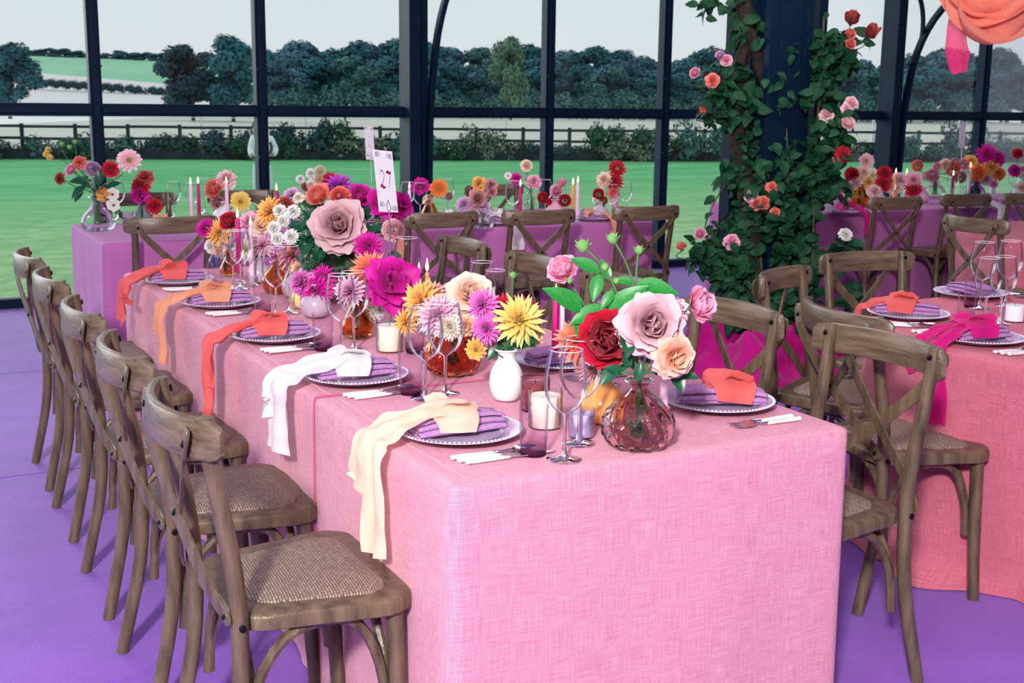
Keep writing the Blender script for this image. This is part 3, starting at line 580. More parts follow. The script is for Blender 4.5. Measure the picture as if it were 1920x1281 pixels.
def flower(kind, col, u, v, px, base, dd=0, face=(0, .2), where='', leaves=2, lk='deep', petals=False, stem=True, down=None):
    """one cut stem: bloom seen at (u, v), stem running down into the vase mouth 'base'"""
    d = dep(base)+dd; p = atD(u, v, d); size = px*1.18*d/F_PX; dr = view_dir(*face); q = random.Random(int(u*7+v))
    pm, word = PC[col]; t = thing(NAMES[kind], 'x', 'flower', Matrix.Translation(base)); PEND.append((t, f'{word} {FK[kind]} {where}', u, v))
    M = aim(p-Vector(base), dr, size, q.uniform(0, 6.28))
    if petals: pile_petals(t, kind, pm, M, size)
    else: ob('bloom', bloom(kind, pm, MT['dark_heart'] if kind == 'anemone' else None), t, M)
    if stem:
        e = p-Vector(base)-dr*size*.12; pts = spline([e, e*.72-dr*size*.25+Vector((0, 0, -.01)), e*.3+Vector((0, 0, e.z*.12)), (0, 0, 0), Vector((-e.x*.12, -e.y*.12, -(down or .05)))], 12)
        b = MB(); b.tube(pts, .0028, 6); b.build('stem', MT['stem_green'], t, smooth=True)
        for i in range(leaves):
            c = pts[3+i*2]; a = q.uniform(0, 6.28); dv = Vector((math.cos(a), math.sin(a), q.uniform(-.2, .5))).normalized()
            if dv.dot(FW) > .3: dv = -dv
            ob('leaf', LEAF[lk], t, Matrix.Translation(c) @ dv.to_track_quat('Y', 'Z').to_matrix().to_4x4() @ Matrix.Scale(q.uniform(.035, .055), 4))
    return t
def leafy(name, label, base, paths, leaves, lk='bright', buds=(), dd=0, sr=.0025, cat='foliage'):
    """a green stem: paths are photo polylines, leaves (u, v, px, angle deg on the photo, tilt), buds (u, v, px)"""
    t = thing(name, label, cat, Matrix.Translation(base)); d = dep(base)+dd; B = Vector(base)
    for pth in paths:
        b = MB(); b.tube(spline([(0, 0, -.04)]+[(0, 0, 0)]+[atD(u, v, d)-B for u, v in pth], 18), sr, 6); b.build('stem', MT['stem_green'], t, smooth=True)
    for u, v, px, ang, tl in leaves:
        dv = (RT*math.cos(R(ang))+UP*math.sin(R(ang))+FW*tl).normalized(); nz = (-FW+UP*.6).normalized(); x = dv.cross(nz).normalized(); z = x.cross(dv)
        ob('leaf', LEAF[lk], t, Matrix.Translation(atD(u, v, d)-B) @ Matrix((x, dv, z)).transposed().to_4x4() @ Matrix.Scale(px*d/F_PX, 4))
    for u, v, px in buds:
        s = px*d/F_PX; b = MB(); b.lathe([(.05, -.5), (.3, -.35), (.45, -.05), (.38, .25), (.15, .4), (.01, .42)], 9, M=aim(atD(u, v, d)-B, UP-FW*.3, s))
        for k in range(7):
            a = k*.9; b.tube([atD(u, v, d)-B+(RT*math.cos(a)*.3+UP*.2*math.sin(a)-UP*.1)*s, atD(u, v, d)-B+(RT*math.cos(a)*.62+UP*(.25+.35*math.sin(a)))*s], [.09*s, .01*s], 5)
        b.build('flower_bud', MT['bud_green'], t, smooth=True)
    return t
mat('bud_green', (.10, .33, .07), (.22, .45, .12), 60, .6)
# ================================================================== tableware
TZ = .762
clear = thin_glass('clear_glass', (.98, .98, .987), .8, .16)
clear_solid = mat('clear_glass_stem', (.97, .97, .99), rough=.02, spec=.5, trans=1, ior=1.4)
def vgrad_glass(name, low, high, z0, z1):
    m = thin_glass(name, (1, 1, 1), .6, .2); nt = m.node_tree; tr = [n for n in nt.nodes if n.type == 'BSDF_TRANSPARENT'][0]
    tc = N_(nt, 'ShaderNodeTexCoord'); sp = N_(nt, 'ShaderNodeSeparateXYZ'); mr = N_(nt, 'ShaderNodeMapRange'); cr = N_(nt, 'ShaderNodeValToRGB'); nt.links.new(tc.outputs['Object'], sp.inputs[0]); nt.links.new(sp.outputs['Z'], mr.inputs['Value'])
    mr.inputs['From Min'].default_value = z0; mr.inputs['From Max'].default_value = z1; nt.links.new(mr.outputs[0], cr.inputs[0]); cr.color_ramp.elements[0].color = (*low, 1); cr.color_ramp.elements[1].color = (*high, 1); cr.color_ramp.elements[1].position = .8; nt.links.new(cr.outputs[0], tr.inputs[0]); return m
mauve_glass = vgrad_glass('mauve_tumbler_glass', (.55, .34, .50), (.92, .87, .92), .004, .05)
# wine glass
b = MB(); b.lathe([(.0042, .098), (.012, .102), (.026, .112), (.038, .128), (.0445, .150), (.0455, .170), (.043, .195), (.038, .222), (.0345, .236)], 32, capb=False); WG_BOWL = b.mesh('bowl', clear, 2)
b = MB(); b.lathe([(.0055, .099), (.0040, .088), (.0036, .06), (.0038, .03), (.006, .012), (.014, .006), (.0375, .0025), (.0378, .0), ], 24, capb=False, capt=True); WG_STEM = b.mesh('stem', clear_solid, 2)
b = MB(); b.lathe([(.0345*math.cos(0), .2355), (.0349, .2363), (.0345, .2368), (.0341, .2363)], 32, capb=False); WG_RIM = b.mesh('rim', mat('glass_rim', (.95, .95, .97), rough=.1, spec=.6), 2)
def wine_glass(u, v, label, s=1.0, group='wine glasses on the tables'):
    p = at(u, v, TZ); t = thing('wine_glass', label, 'wine glass', T(p, 0, s), group)
    ob('bowl', WG_BOWL, t); ob('stem', WG_STEM, t); ob('rim', WG_RIM, t)
b = MB(); b.lathe([(.0270, .0), (.0285, .004), (.0298, .03), (.0318, .075), (.033, .112), (.0326, .1125)], 32, capb=True); TUMB = b.mesh('tumbler', mauve_glass, 1)
b = MB(); b.lathe([(.0268, .0012), (.0282, .004), (.0286, .009), (.02, .0105), (.001, .0108)], 24); TBASE = b.mesh('thick_base', mat('mauve_glass_base', (.24, .07, .17), rough=.08, spec=.6, trans=.45), 1)
def tumbler(u, v, label, s=1.0):
    t = thing('water_tumbler', label, 'tumbler', T(at(u, v, TZ), 0, s), 'mauve tumblers'); ob('side', TUMB, t); ob('thick_base', TBASE, t)
# plate with a beaded rim
china = mat('lilac_china', (.50, .38, .55), (.60, .48, .66), 20, .16, .6, coat=.3); china_w = mat('pale_china', (.74, .69, .80), rough=.14, spec=.6, coat=.3)
b = MB(); b.lathe([(.075, .001), (.092, .003), (.098, .010), (.134, .0165), (.146, .019), (.1475, .021), (.143, .0205), (.132, .0185), (.0995, .0125), (.094, .0075), (.085, .0055), (.04, .005), (.001, .005)], 56); PL_BODY = b.mesh('dish', china, 2)
b = MB()
for i in range(84):
    a = 2*PI*i/84; b.lathe([(.0012, -.0024), (.0031, 0), (.0012, .0024)], 6, M=Matrix.Translation((.1425*math.cos(a), .1425*math.sin(a), .0215)) @ Matrix.Rotation(a+.6, 4, 'Z') @ Matrix.Diagonal((1.5, .85, 1, 1)), capt=True)
PL_BEAD = b.mesh('beaded_rim', china_w, 2)
b = MB(); b.lathe([(.0945, .0085), (.097, .0105), (.1, .0132), (.1025, .0137), (.1, .0125)], 56, capb=False); PL_RING = b.mesh('inner_ring', china_w, 2)
# folded napkin: five serpentine layers
nap_m = mat('lilac_napkin_linen', (.44, .19, .48), (.60, .32, .62), 160, .8, .2, bump=.6, bscale=500, sheen=.15)
def napkin_mesh(seed):
    q = random.Random(seed); sec = []; n = 5; wd = .042
    for k in range(n):
        z = .006+k*.0078; sg = 1 if k % 2 == 0 else -1; wk = wd*(1-.05*k)+q.uniform(-.003, .003)
        sec += [(-sg*wk*x, z+.0018*math.sin(x*3+k)) for x in (1, .5, 0, -.5, -.92)]
        if k < n-1: sec += [(sg*(wk+.004), z+.0039)]
    b = MB(); th = .0030; ys = [-.115, -.11, -.07, -.02, .03, .07, .098, .104]; vs = []
    def off(i):
        a = Vector(sec[min(i+1, len(sec)-1)])-Vector(sec[max(i-1, 0)]); a.normalize(); return Vector((-a.y, a.x))
    loop = [Vector(sec[i])+off(i)*th for i in range(len(sec))]+[Vector(sec[i])-off(i)*th for i in reversed(range(len(sec)))]; m_ = len(loop)
    for y in ys:
        k = 1-.10*max(0, (y-.02)/.08)**2; zk = 1-.25*abs(y/.11)**3
        vs += [(x*k+noise.noise(Vector((x*30, y*25, seed)))*.003, y*(1+.04*noise.noise(Vector((x*40, z*60, seed)))), z*zk+noise.noise(Vector((y*22, x*9, seed+5)))*.0018+.001) for x, z in loop]
    fs = [(i*m_+j, i*m_+(j+1) % m_, (i+1)*m_+(j+1) % m_, (i+1)*m_+j) for i in range(len(ys)-1) for j in range(m_)]+[tuple(range(m_))[::-1], tuple((len(ys)-1)*m_+j for j in range(m_))]
    b.add(vs, fs); return b.mesh('napkin', nap_m, 2)
NAPS = [napkin_mesh(s) for s in (1, 2, 3)]
def strip(pts, widths, side, seed, crumple=.006, n=26, m_=7, gather=0):
    """cloth strip along a curve; side gives the across direction"""
    P = spline(pts, n); b = MB(); vs = []
    for i, p in enumerate(P):
        t = (P[min(i+1, n)]-P[max(i-1, 0)]).normalized(); s = Vector(side if not isinstance(side, list) else side[0].lerp(side[1], i/n)); s = (s-t*s.dot(t)).normalized(); nn = s.cross(t)
        f = i/n*(len(widths)-1); k = min(int(f), len(widths)-2); wd = widths[k]+(widths[k+1]-widths[k])*(f-k)
        for j in range(m_):
            a = j/(m_-1)*2-1; vs.append(p+s*(wd*.5*a)+nn*(crumple*(noise.noise(Vector((i*.22, a*2.2, seed)))+.6*math.sin(a*4.2+seed)*(1-gather*0))))
    b.add(vs, [(i*m_+j, i*m_+j+1, (i+1)*m_+j+1, (i+1)*m_+j) for i in range(n) for j in range(m_-1)]); return b
RIB = dict(peach=sheer('ribbon_peach', (.93, .68, .50), .93), white=sheer('ribbon_white', (.86, .85, .84), .95), coral=sheer('ribbon_coral', (.86, .16, .14), .9), orange=sheer('ribbon_orange', (.88, .42, .24), .88), magenta=sheer('ribbon_magenta', (.70, .006, .22), .92))
metal = mat('polished_steel', (.62, .66, .72), rough=.18, metal=1); ivory = mat('ivory_handle', (.82, .80, .76), rough=.3, spec=.5)
def hnd(L_=.105, w=.0095, t=.0058):
    b = MB(); b.sweep([(0, y*L_, .005) for y in (-.5, -.485, -.46, -.44, -.3, 0, .3, .5)], [(math.cos(2*PI*k/10)*w, math.sin(2*PI*k/10)*t) for k in range(10)], up=(0, 0, 1), scale=[.55, .85, 1, .85, .95, .85, .72, .66]); return b.mesh('handle', ivory, 2)
HND = hnd()
b = MB(); b.sweep([(0, y, .0055) for y in (.05, .06, .075, .12, .15, .165)], [(-.0085, -.0006), (.0085, -.0012), (.0085, .0012), (-.0085, .0006)], up=(0, 0, 1), scale=[.5, .55, .95, 1, .8, .15]); KN = b.mesh('blade', metal, 0)
b = MB(); b.tube([(0, .05, .0055), (0, .065, .007), (0, .09, .0095), (0, .1, .009)], [.0048, .0032, .0028, .003], 8)
b.grid(lambda u_, v_: (lambda r, a: (.0185*r*math.cos(a)*(1-.12*math.sin(a)), .124+.029*r*math.sin(a), .0045+.006*r*r))(u_, v_*2*PI), 6, 20); SPO = b.mesh('bowl', metal, 2)
b = MB(); b.tube([(0, .05, .0055), (0, .065, .007), (0, .085, .010)], [.0048, .0032, .003], 8)
b.sweep([(0, .083, .0100), (0, .095, .0085), (0, .11, .0065)], [(-.011, -.0008), (.011, -.0008), (.011, .0008), (-.011, .0008)], up=(0, 0, 1), scale=[.3, 1, 1])
for k in range(4): b.sweep([((k-1.5)*.0062, .109, .0066), ((k-1.5)*.0062, .13, .0062), ((k-1.5)*.006, .152, .0105)], [(-.0017, -.0008), (.0017, -.0008), (.0017, .0008), (-.0017, .0008)], up=(0, 0, 1), scale=[1, 1, .5])
FRK = b.mesh('tines', metal, 1)
def cutlery(name, head, hn, M, label, grp):
    t = thing(name, label, 'cutlery', M, grp); ob('handle', HND, t); ob(hn, head, t)
def ribbon(M, col, tails, label, seed, edge=.2, hgt=.0):
    """strip of sheer cloth tied round the napkin; tails (x offset, drop, drift, width)"""
    t = thing('napkin_ribbon', label, 'ribbon', M, 'ribbons tied round the napkins'); mt = RIB[col]
    strip([(.062, -.03, .012), (.054, -.028, .044), (.016, -.03, .060), (-.02, -.025, .060), (-.055, -.02, .042), (-.063, -.015, .012)], [.085, .11, .12, .11, .085], (.15, 1, .05), seed, .007).build('band', mt, t, smooth=2)
    strip([(.03, .03, .050), (.015, .01, .064), (0, -.025, .072), (-.018, -.05, .066), (-.03, -.07, .054)], [.05, .075, .06, .085, .07], (1, .5, .1), seed+3, .010, 18).build('knot', mt, t, smooth=2)
    for k, (dx, drop, drift, wd) in enumerate(tails):
        e = edge
        pts = [(0, -.015, .060), (dx*.3, -.07, .052), (dx*.7, -e*.72, .034), (dx, -e+.012, .016), (dx+drift*.1, -e-.018, .000), (dx+drift*.3, -e-.028, -.05), (dx+drift*.6, -e-.026, -.05-drop*.5), (dx+drift, -e-.032, -.02-drop)]
        strip(pts, [wd*.8, wd*1.3, wd*1.25, wd*1.3, wd*1.25, wd*1.2, wd*1.5, wd*1.6], (1, .15, 0), seed+k*5+9, .014, 34, 9).build('tail', mt, t, smooth=2)
    return t
def setting(u, v, rz, desc, col=None, tails=(), seed=0, edge=None, forks=True, knives=True, napkin=True, nrot=0, s=.97, ribdesc=None):
    p = at(u, v, TZ+.006); p.z = TZ; M = T(p, rz, s); q = random.Random(seed+50)
    t = thing('charger_plate', f'lilac charger plate with a beaded rim, {desc}', 'plate', M, 'beaded charger plates'); ob('dish', PL_BODY, t); ob('beaded_rim', PL_BEAD, t); ob('inner_ring', PL_RING, t)
    if napkin: tag(ob('napkin', NAPS[seed % 3], None, M @ Matrix.Translation((-.005, 0, .012)) @ Matrix.Rotation(nrot, 4, 'Z')), f'folded lilac napkin on the plate {desc}', 'napkin', 'folded lilac napkins')
    if col: ribbon(M @ Matrix.Translation((-.005, 0, .012)) @ Matrix.Rotation(nrot*.5, 4, 'Z'), col, tails, f'{RW[col]} cloth ribbon tied round the napkin {ribdesc or desc}', seed, edge if edge else .2)
    if knives:
        for k, (nm, hd, hn, dx, dy) in enumerate((('table_knife', KN, 'blade', .215, -.035), ('table_knife', KN, 'blade', .195, -.045), ('dessert_spoon', SPO, 'bowl', .172, -.05))):
            cutlery(nm, hd, hn, M @ T((dx, dy, 0), q.uniform(-.06, .06)), f'ivory-handled {("outer knife", "inner knife", "spoon")[k]} beside the plate {desc}', 'ivory-handled cutlery')
    if forks:
        for k, dx in enumerate((-.178, -.205)): cutlery('table_fork', FRK, 'tines', M @ T((dx, -.045, 0), q.uniform(-.06, .06)), f'ivory-handled {("inner", "outer")[k]} fork beside the plate {desc}', 'ivory-handled cutlery')
RW = dict(peach='peach', white='white', coral='coral', orange='pale orange', magenta='magenta')
LS = -PI/2                                  # guests on the left side face +x
S1, S2, S3, S4, S5 = 'nearest the camera', 'second from the camera on the left side', 'third from the camera on the left side', 'fourth from the camera on the left side', 'farthest along the left side'
setting(862, 812, LS, S1, 'peach', [(-.045, .10, -.02, .05), (.03, .23, .02, .055)], 1, .2)
setting(668, 708, LS, S2, 'white', [(.0, .17, .0, .085), (-.05, .05, -.02, .06)], 2, .2)
setting(517, 632, LS, S3, 'coral', [(.0, .22, .02, .06), (.03, .12, .0, .035)], 3, .2)
setting(415, 570, LS, S4, 'orange', [(-.03, .1, -.02, .05), (.02, .19, .01, .055)], 4, .2)
setting(335, 528, LS, S5, 'coral', [(-.02, .15, -.03, .06), (.06, .02, .02, .05)], 5, .2)
setting(1345, 757, PI/2, 'on the far side, right of the ribbed vase', 'coral', [], 6, nrot=-.5, knives=False)
setting(1052, 680, PI/2, 'on the far side behind the white vase', None, [], 7, knives=False)
setting(905, 605, PI/2, 'on the far side behind the amber globe vase', 'white', [], 8, knives=False, forks=False)
# round table at the right
def face(u, v, c): p = at(u, v, TZ); return math.atan2(c[1]-p.y, c[0]-p.x)-PI/2
setting(1703, 592, face(1703, 592, RC), 'at the left of the round pink table', 'coral', [(-.04, .09, -.03, .06)], 9, .16)
setting(1835, 637, face(1835, 637, RC), 'at the near side of the round pink table', 'magenta', [(-.04, .06, -.06, .05), (.03, .24, .02, .06)], 10, .18)
setting(1820, 553, face(1820, 553, RC), 'at the back of the round pink table', None, [], 11, knives=False)
for u, v, l in ((1000, 852, S1), (770, 738, S2), (606, 655, S3), (493, 590, S4), (405, 545, S5), (1810, 604, 'at the left of the round pink table'), (1822, 576, 'at the back of the round pink table'), (778, 660, 'on the far side beside the cream candle')):
    tumbler(u, v, f'mauve-based water tumbler beside the plate {l}' if 'cream' not in l else 'small clear tumbler behind the second pair of wine glasses', .97)
for i, (u, v, l, s) in enumerate(((1058, 862, f'front wine glass beside the plate {S1}', 1), (1085, 832, f'back wine glass of the pair nearest the camera', 1), (798, 748, f'left wine glass of the pair before the amber globe vase', 1), (835, 738, 'right wine glass of the pair before the amber globe vase', 1), (640, 664, 'left wine glass of the pair behind the third plate', 1), (664, 656, 'right wine glass of the pair behind the third plate', 1), (518, 592, 'left wine glass of the pair behind the fourth plate', 1), (544, 586, 'right wine glass of the pair behind the fourth plate', 1), (438, 545, 'left wine glass of the farthest pair on the left side', 1), (452, 541, 'right wine glass of the farthest pair on the left side', .97),
    (764, 578, 'large wine glass on the far side behind the magenta flower', 1.08), (903, 628, 'wine glass on the far side behind the peach rose', 1), (928, 636, 'shorter wine glass on the far side behind the pink dahlias', .93), (1140, 722, 'wine glass hidden behind the red rose', .95),
    (1845, 612, 'front left wine glass on the round pink table', 1), (1874, 608, 'front right wine glass on the round pink table', 1), (1836, 578, 'back left wine glass on the round pink table', 1.05), (1885, 574, 'back right wine glass on the round pink table', 1.05))):
    wine_glass(u, v, l, s)
# ------------------------------------------------------------------ candles
wax = {k: mat('wax_'+k, c, rough=.45, sss=.3) for k, c in dict(cream=(.84, .82, .66), lilac=(.80, .74, .88), mauve=(.50, .26, .29), magenta=(.52, .0, .17), pink=(.84, .62, .74), orange=(.88, .36, .12), white=(.86, .84, .86)).items()}
flame_m = mat('candle_flame', (1, .62, .22), emit=9, rough=1)
wick_m = mat('candle_wick', (.02, .015, .01))
b = MB(); b.lathe([(.0012, 0), (.0045, .006), (.0055, .013), (.0035, .024), (.001, .036), (.0002, .042)], 10); FLAME = b.mesh('flame', flame_m, 2)
WICK = MB().tube([(0, 0, -.004), (0, 0, .008)], .0009, 5).mesh('wick', wick_m)
def votive(u, v, rp, hp, col, label, gl=None, fill=.85):
    p = at(u, v, TZ); k = dep(p)/F_PX; r, h = rp*k, hp*k; t = thing('votive_candle', label, 'candle', T(p), 'candles in glass cups')
    MB().lathe([(r*.93, .003), (r*.955, h*.05), (r*.955, h*fill*.97), (r*.9, h*fill), (.001, h*(fill-.02))], 32).build('wax', wax[col], t, smooth=1)
    MB().lathe([(r*.95, 0), (r, h*.03), (r, h), (r*.965, h), (r*.962, h*.05)], 32).build('glass_cup', gl or MT['clear_glass'], t, smooth=1)
    ob('wick', WICK, t, Matrix.Translation((0, 0, h*fill)))
lil_glass = thin_glass('lilac_glass', (.92, .90, .97), .6, .3); mv_glass = thin_glass('mauve_glass', (.82, .66, .69), .6, .3)
votive(731, 657, 26, 57, 'cream', 'cream pillar candle in a glass cup left of the wine glasses')
votive(1090, 818, 25, 53, 'lilac', 'lilac candle in a glass cup beside the ribbed vase', lil_glass)
votive(1022, 800, 32, 72, 'cream', 'cream candle in a glass cup behind the nearest tumbler')
votive(1003, 768, 28, 62, 'mauve', 'mauve candle in a dark glass cup behind the nearest tumbler', mv_glass)
votive(1901, 602, 20, 36, 'white', 'white candle in a glass cup on the round pink table')
hold_m = mat('holder_glass', (.92, .90, .95), rough=.05, spec=.6, trans=.85)
def taper(u, vb, vt, rp, col, label, lit=True, z=TZ, base=None, lean=0):
    """dinner candle; vb is the foot on the table, vt the top of the wax"""
    p = base or at(u, vb, z); d = dep(p); k = d/F_PX; h = (atD(u, vt, d)-atD(u, vb, d)).length; r = rp*k
    t = thing('taper_candle', label, 'candle', Matrix.Translation(p) @ Matrix.Rotation(lean, 4, 'Y'), 'tall dinner candles')
    MB().tube([(0, 0, .02), (0, 0, h*.5), (0, 0, h*.97), (0, 0, h)], [r*1.05, r, r*.88, r*.5], 14).build('wax', wax[col], t, smooth=1)
    MB().lathe([(.026, 0), (.027, .004), (.012, .010), (.009, .018), (.014, .030), (.0155, .042), (.0125, .042)], 18).build('holder', hold_m, t, smooth=1)
    ob('wick', WICK, t, Matrix.Translation((0, 0, h)))
    if lit: ob('flame', FLAME, t, Matrix.Translation((0, 0, h+.003)))
taper(1040, 690, 560, 6.5, 'magenta', 'magenta dinner candle behind the yellow dahlia')
taper(1052, 684, 568, 5.5, 'pink', 'pink dinner candle right beside the magenta one')
taper(1243, 795, 590, 8, 'pink', 'pale lilac dinner candle behind the ribbed vase')
taper(801, 625, 509, 4.5, 'orange', 'short lit orange candle behind the spiky dahlias')
taper(786, 615, 516, 4.5, 'magenta', 'lit magenta candle left of the orange one')
taper(449, 530, 410, 5, 'magenta', 'magenta candle among the flowers at the far end of the pink table', base=None)
taper(473, 535, 425, 4.5, 'pink', 'pink candle among the flowers at the far end of the pink table')
# ================================================================== vases and their flowers
VP = dict(ribbed=[(.26, 0), (.38, .04), (.485, .18), (.51, .34), (.46, .52), (.33, .68), (.19, .81), (.135, .88), (.14, .95), (.20, .985), (.205, 1)],
          globe=[(.24, 0), (.38, .05), (.48, .22), (.49, .40), (.42, .58), (.28, .74), (.17, .86), (.15, .93), (.2, 1)],
          bottle=[(.15, 0), (.24, .04), (.32, .22), (.335, .42), (.29, .62), (.205, .77), (.165, .86), (.19, .96), (.21, 1)],
          pot=[(.22, 0), (.36, .07), (.46, .3), (.43, .52), (.28, .72), (.17, .82), (.16, .9), (.22, 1)],
          drop=[(.24, 0), (.35, .08), (.38, .26), (.27, .52), (.15, .75), (.13, .88), (.17, 1)],
          flask=[(.34, 0), (.45, .07), (.5, .24), (.42, .46), (.24, .66), (.15, .8), (.15, .9), (.24, 1)],
          tall=[(.12, 0), (.14, .03), (.135, .5), (.13, .8), (.14, 1)])
def colglass(name, c, rough=.03): return mat(name, c, rough=rough, spec=.6, trans=1, ior=1.36)
GLS = dict(smoke=colglass('smoky_rose_glass', (.84, .62, .60)), amber=colglass('amber_red_glass', (.86, .26, .12)), honey=colglass('honey_glass', (.86, .42, .12)), clearv=thin_glass('clear_vase_glass', (.95, .95, .97), .8, .3), lilacv=thin_glass('violet_vase_glass', (.72, .60, .80), .8, .3), bluev=thin_glass('blue_vase_glass', (.62, .74, .88), .8, .3),
           white=mat('white_ceramic', (.84, .85, .86), rough=.22, spec=.5, coat=.2), grey=mat('lilac_grey_ceramic', (.46, .38, .46), (.54, .46, .54), 8, .28, .5), orange=mat('orange_opal_glass', (.80, .33, .08), (.88, .46, .16), 6, .2, .5), yellow=mat('butter_ceramic', (.85, .68, .30), rough=.35), pinkc=mat('pink_ceramic', (.70, .38, .52), rough=.3))
VN = dict(ribbed='twisted rib bud vase', globe='globe vase', bottle='bottle vase', pot='round bud vase', drop='drop-shaped bud vase', flask='flask vase', tall='tall slim vase')
def vase(kind, gl, u, v, hp, label, z=TZ, ribs=0, twist=5):
    p = at(u, v, z); h = hp*dep(p)/F_PX; t = thing(VN[kind].replace(' ', '_'), label, 'vase', Matrix.Translation(p), 'bud vases on the tables')
    P = VP[kind]; n = 48 if ribs else 24; pr = [(r*h, zz*h) for r, zz in P]
    S = spline([(r, 0, zz) for r, zz in pr], 30 if ribs else 22); pr = [(max(.002, q.x), max(0, q.z)) for q in S]
    rib = (lambda a, zz: 1+.09*math.cos(ribs*(a+twist*zz/h*.25))*min(1, max(0, (1-zz/h)*2.2))) if ribs else None
    hollow = gl in ('smoke', 'amber', 'honey')
    inner = [(max(.0015, r-.035*h*(1 if zz < .8*h else .5)), max(zz, .05*h)) for r, zz in reversed(pr) if zz > .06*h]
    b = MB(); b.lathe(pr, n, rib=rib, capb=True)
    if hollow: b.lathe(inner, n, capb=False, capt=True)
    b.build('body', GLS[gl], t, smooth=2)
    rr = P[-1][0]*h; b = MB(); b.tube([(rr*math.cos(a), rr*math.sin(a), h) for a in [2*PI*i/24 for i in range(25)]], .018*h+.0006, 6, caps=False); b.build('lip', GLS[gl], t, smooth=2)
    return p+Vector((0, 0, h*.97)), h
def bunch(mouth, where, L_, **kw):
    for e in L_:
        k = dict(kw); k.update(e[5] if len(e) > 5 else {}); flower(e[0], e[1], e[2], e[3], e[4], mouth[0], where=where, down=mouth[1]*.8, **k)
D = dict
# --- the near arrangement
A = vase('ribbed', 'smoke', 1195, 838, 128, 'smoky brown twisted-rib glass vase at the near end of the pink table', ribs=11)
A2 = vase('globe', 'orange', 1128, 790, 92, 'opal orange glass vase behind the nearest wine glasses')
bunch(A, 'in the smoky ribbed vase', [('rose', 'blush', 1220, 610, 122, D(face=(.05, .05), dd=-.06, petals=True, leaves=0)), ('rose', 'peach', 1262, 668, 82, D(face=(.45, -.3), dd=-.09, petals=True, leaves=1)), ('peony', 'red', 1142, 640, 112, D(face=(-.15, .1), petals=True, dd=.01)), ('peony', 'pink', 1302, 572, 64, D(face=(.9, .1), dd=.05, leaves=0)), ('carnation', 'palepink', 1268, 582, 52, D(face=(.4, .4), dd=.07)), ('peony', 'pink', 1060, 512, 62, D(face=(-.5, .6), dd=.06, lk='bright', petals=True)), ('rose', 'lilac', 1172, 570, 44, D(face=(-.2, .8), dd=.09))], lk='bright')
bunch(A2, 'in the opal orange vase', [('cactus_dahlia', 'flame', 1085, 640, 92, D(face=(-.3, .3))), ('cactus_dahlia', 'red', 1128, 622, 80, D(face=(-.1, .6), dd=.05)), ('dahlia', 'dusty', 1108, 688, 62, D(face=(-.2, .1), dd=.0)), ('carnation', 'cream', 1112, 668, 40, D(face=(0, .2), dd=-.03))])
leafy('branching_dahlia', 'tall branching green dahlia stem with buds above the near vase', A[0], [[(1190, 690), (1172, 600), (1155, 545), (1130, 500), (1094, 462)], [(1190, 690), (1190, 580), (1187, 530), (1170, 485), (1150, 450)], [(1192, 690), (1192, 560), (1193, 520), (1197, 470)], [(1155, 545), (1130, 585), (1084, 592)]],
      [(1138, 578, 78, 200, -.2), (1142, 590, 92, 40, -.3), (1124, 512, 62, 150, -.1), (1124, 514, 56, 255, -.3), (1142, 525, 44, 110, .1), (1150, 545, 44, 235, -.2), (1190, 535, 84, -8, -.2), (1092, 582, 88, 148, -.3), (1187, 532, 40, 165, 0), (1085, 590, 52, 275, -.2), (1165, 575, 40, 30, 0)], 'bright', [(1093, 461, 28), (1149, 447, 24), (1198, 469, 19), (1134, 501, 17), (1156, 527, 15), (1086, 592, 16), (1068, 526, 14)], .03, cat='flower stem')
leafy('rose_leaf_spray', 'glossy dark green rose leaves hanging over the ribbed vase rim', A[0], [[(1190, 700), (1150, 700)], [(1200, 700), (1262, 700)]], [(1156, 686, 50, 228, -.4), (1262, 690, 52, 290, -.4), (1270, 700, 42, 350, -.3), (1180, 620, 62, 262, -.9), (1170, 700, 40, 160, -.3), (1225, 700, 40, 20, -.2), (1195, 715, 36, 80, -.2), (1180, 690, 36, 110, -.2)], 'deep', (), -.04)
# --- white bottle
B = vase('bottle', 'white', 949, 750, 96, 'white ceramic bottle vase in the middle of the near cloth')
bunch(B, 'in the white ceramic vase', [('cactus_dahlia', 'yellow', 972, 602, 100, D(face=(.35, .35), dd=-.02)), ('dahlia', 'orchid', 906, 572, 62, D(face=(-.5, .2), dd=.0)), ('dahlia', 'orchid', 914, 616, 62, D(face=(-.4, -.1), dd=-.01)), ('cactus_dahlia', 'red', 942, 578, 60, D(face=(-.1, .6), dd=.06)), ('carnation', 'peach', 1000, 628, 44, D(face=(.6, -.2), dd=.03)), ('daisy_dahlia', 'gold', 893, 655, 42, D(face=(-.6, -.4))), ('carnation', 'pink', 928, 655, 40, D(face=(-.2, .0), dd=.06)), ('cactus_dahlia', 'red', 985, 582, 54, D(face=(.3, .5), dd=.09))])
leafy('leaf_spray', 'dark green leaves at the mouth of the white ceramic vase', B[0], [[(955, 640), (962, 520)], [(955, 650), (985, 640)]], [(965, 650, 50, 20, -.4), (975, 640, 36, -15, -.5), (935, 650, 34, 230, -.2), (950, 612, 36, 80, 0)], 'deep', [(962, 516, 15)], .0)
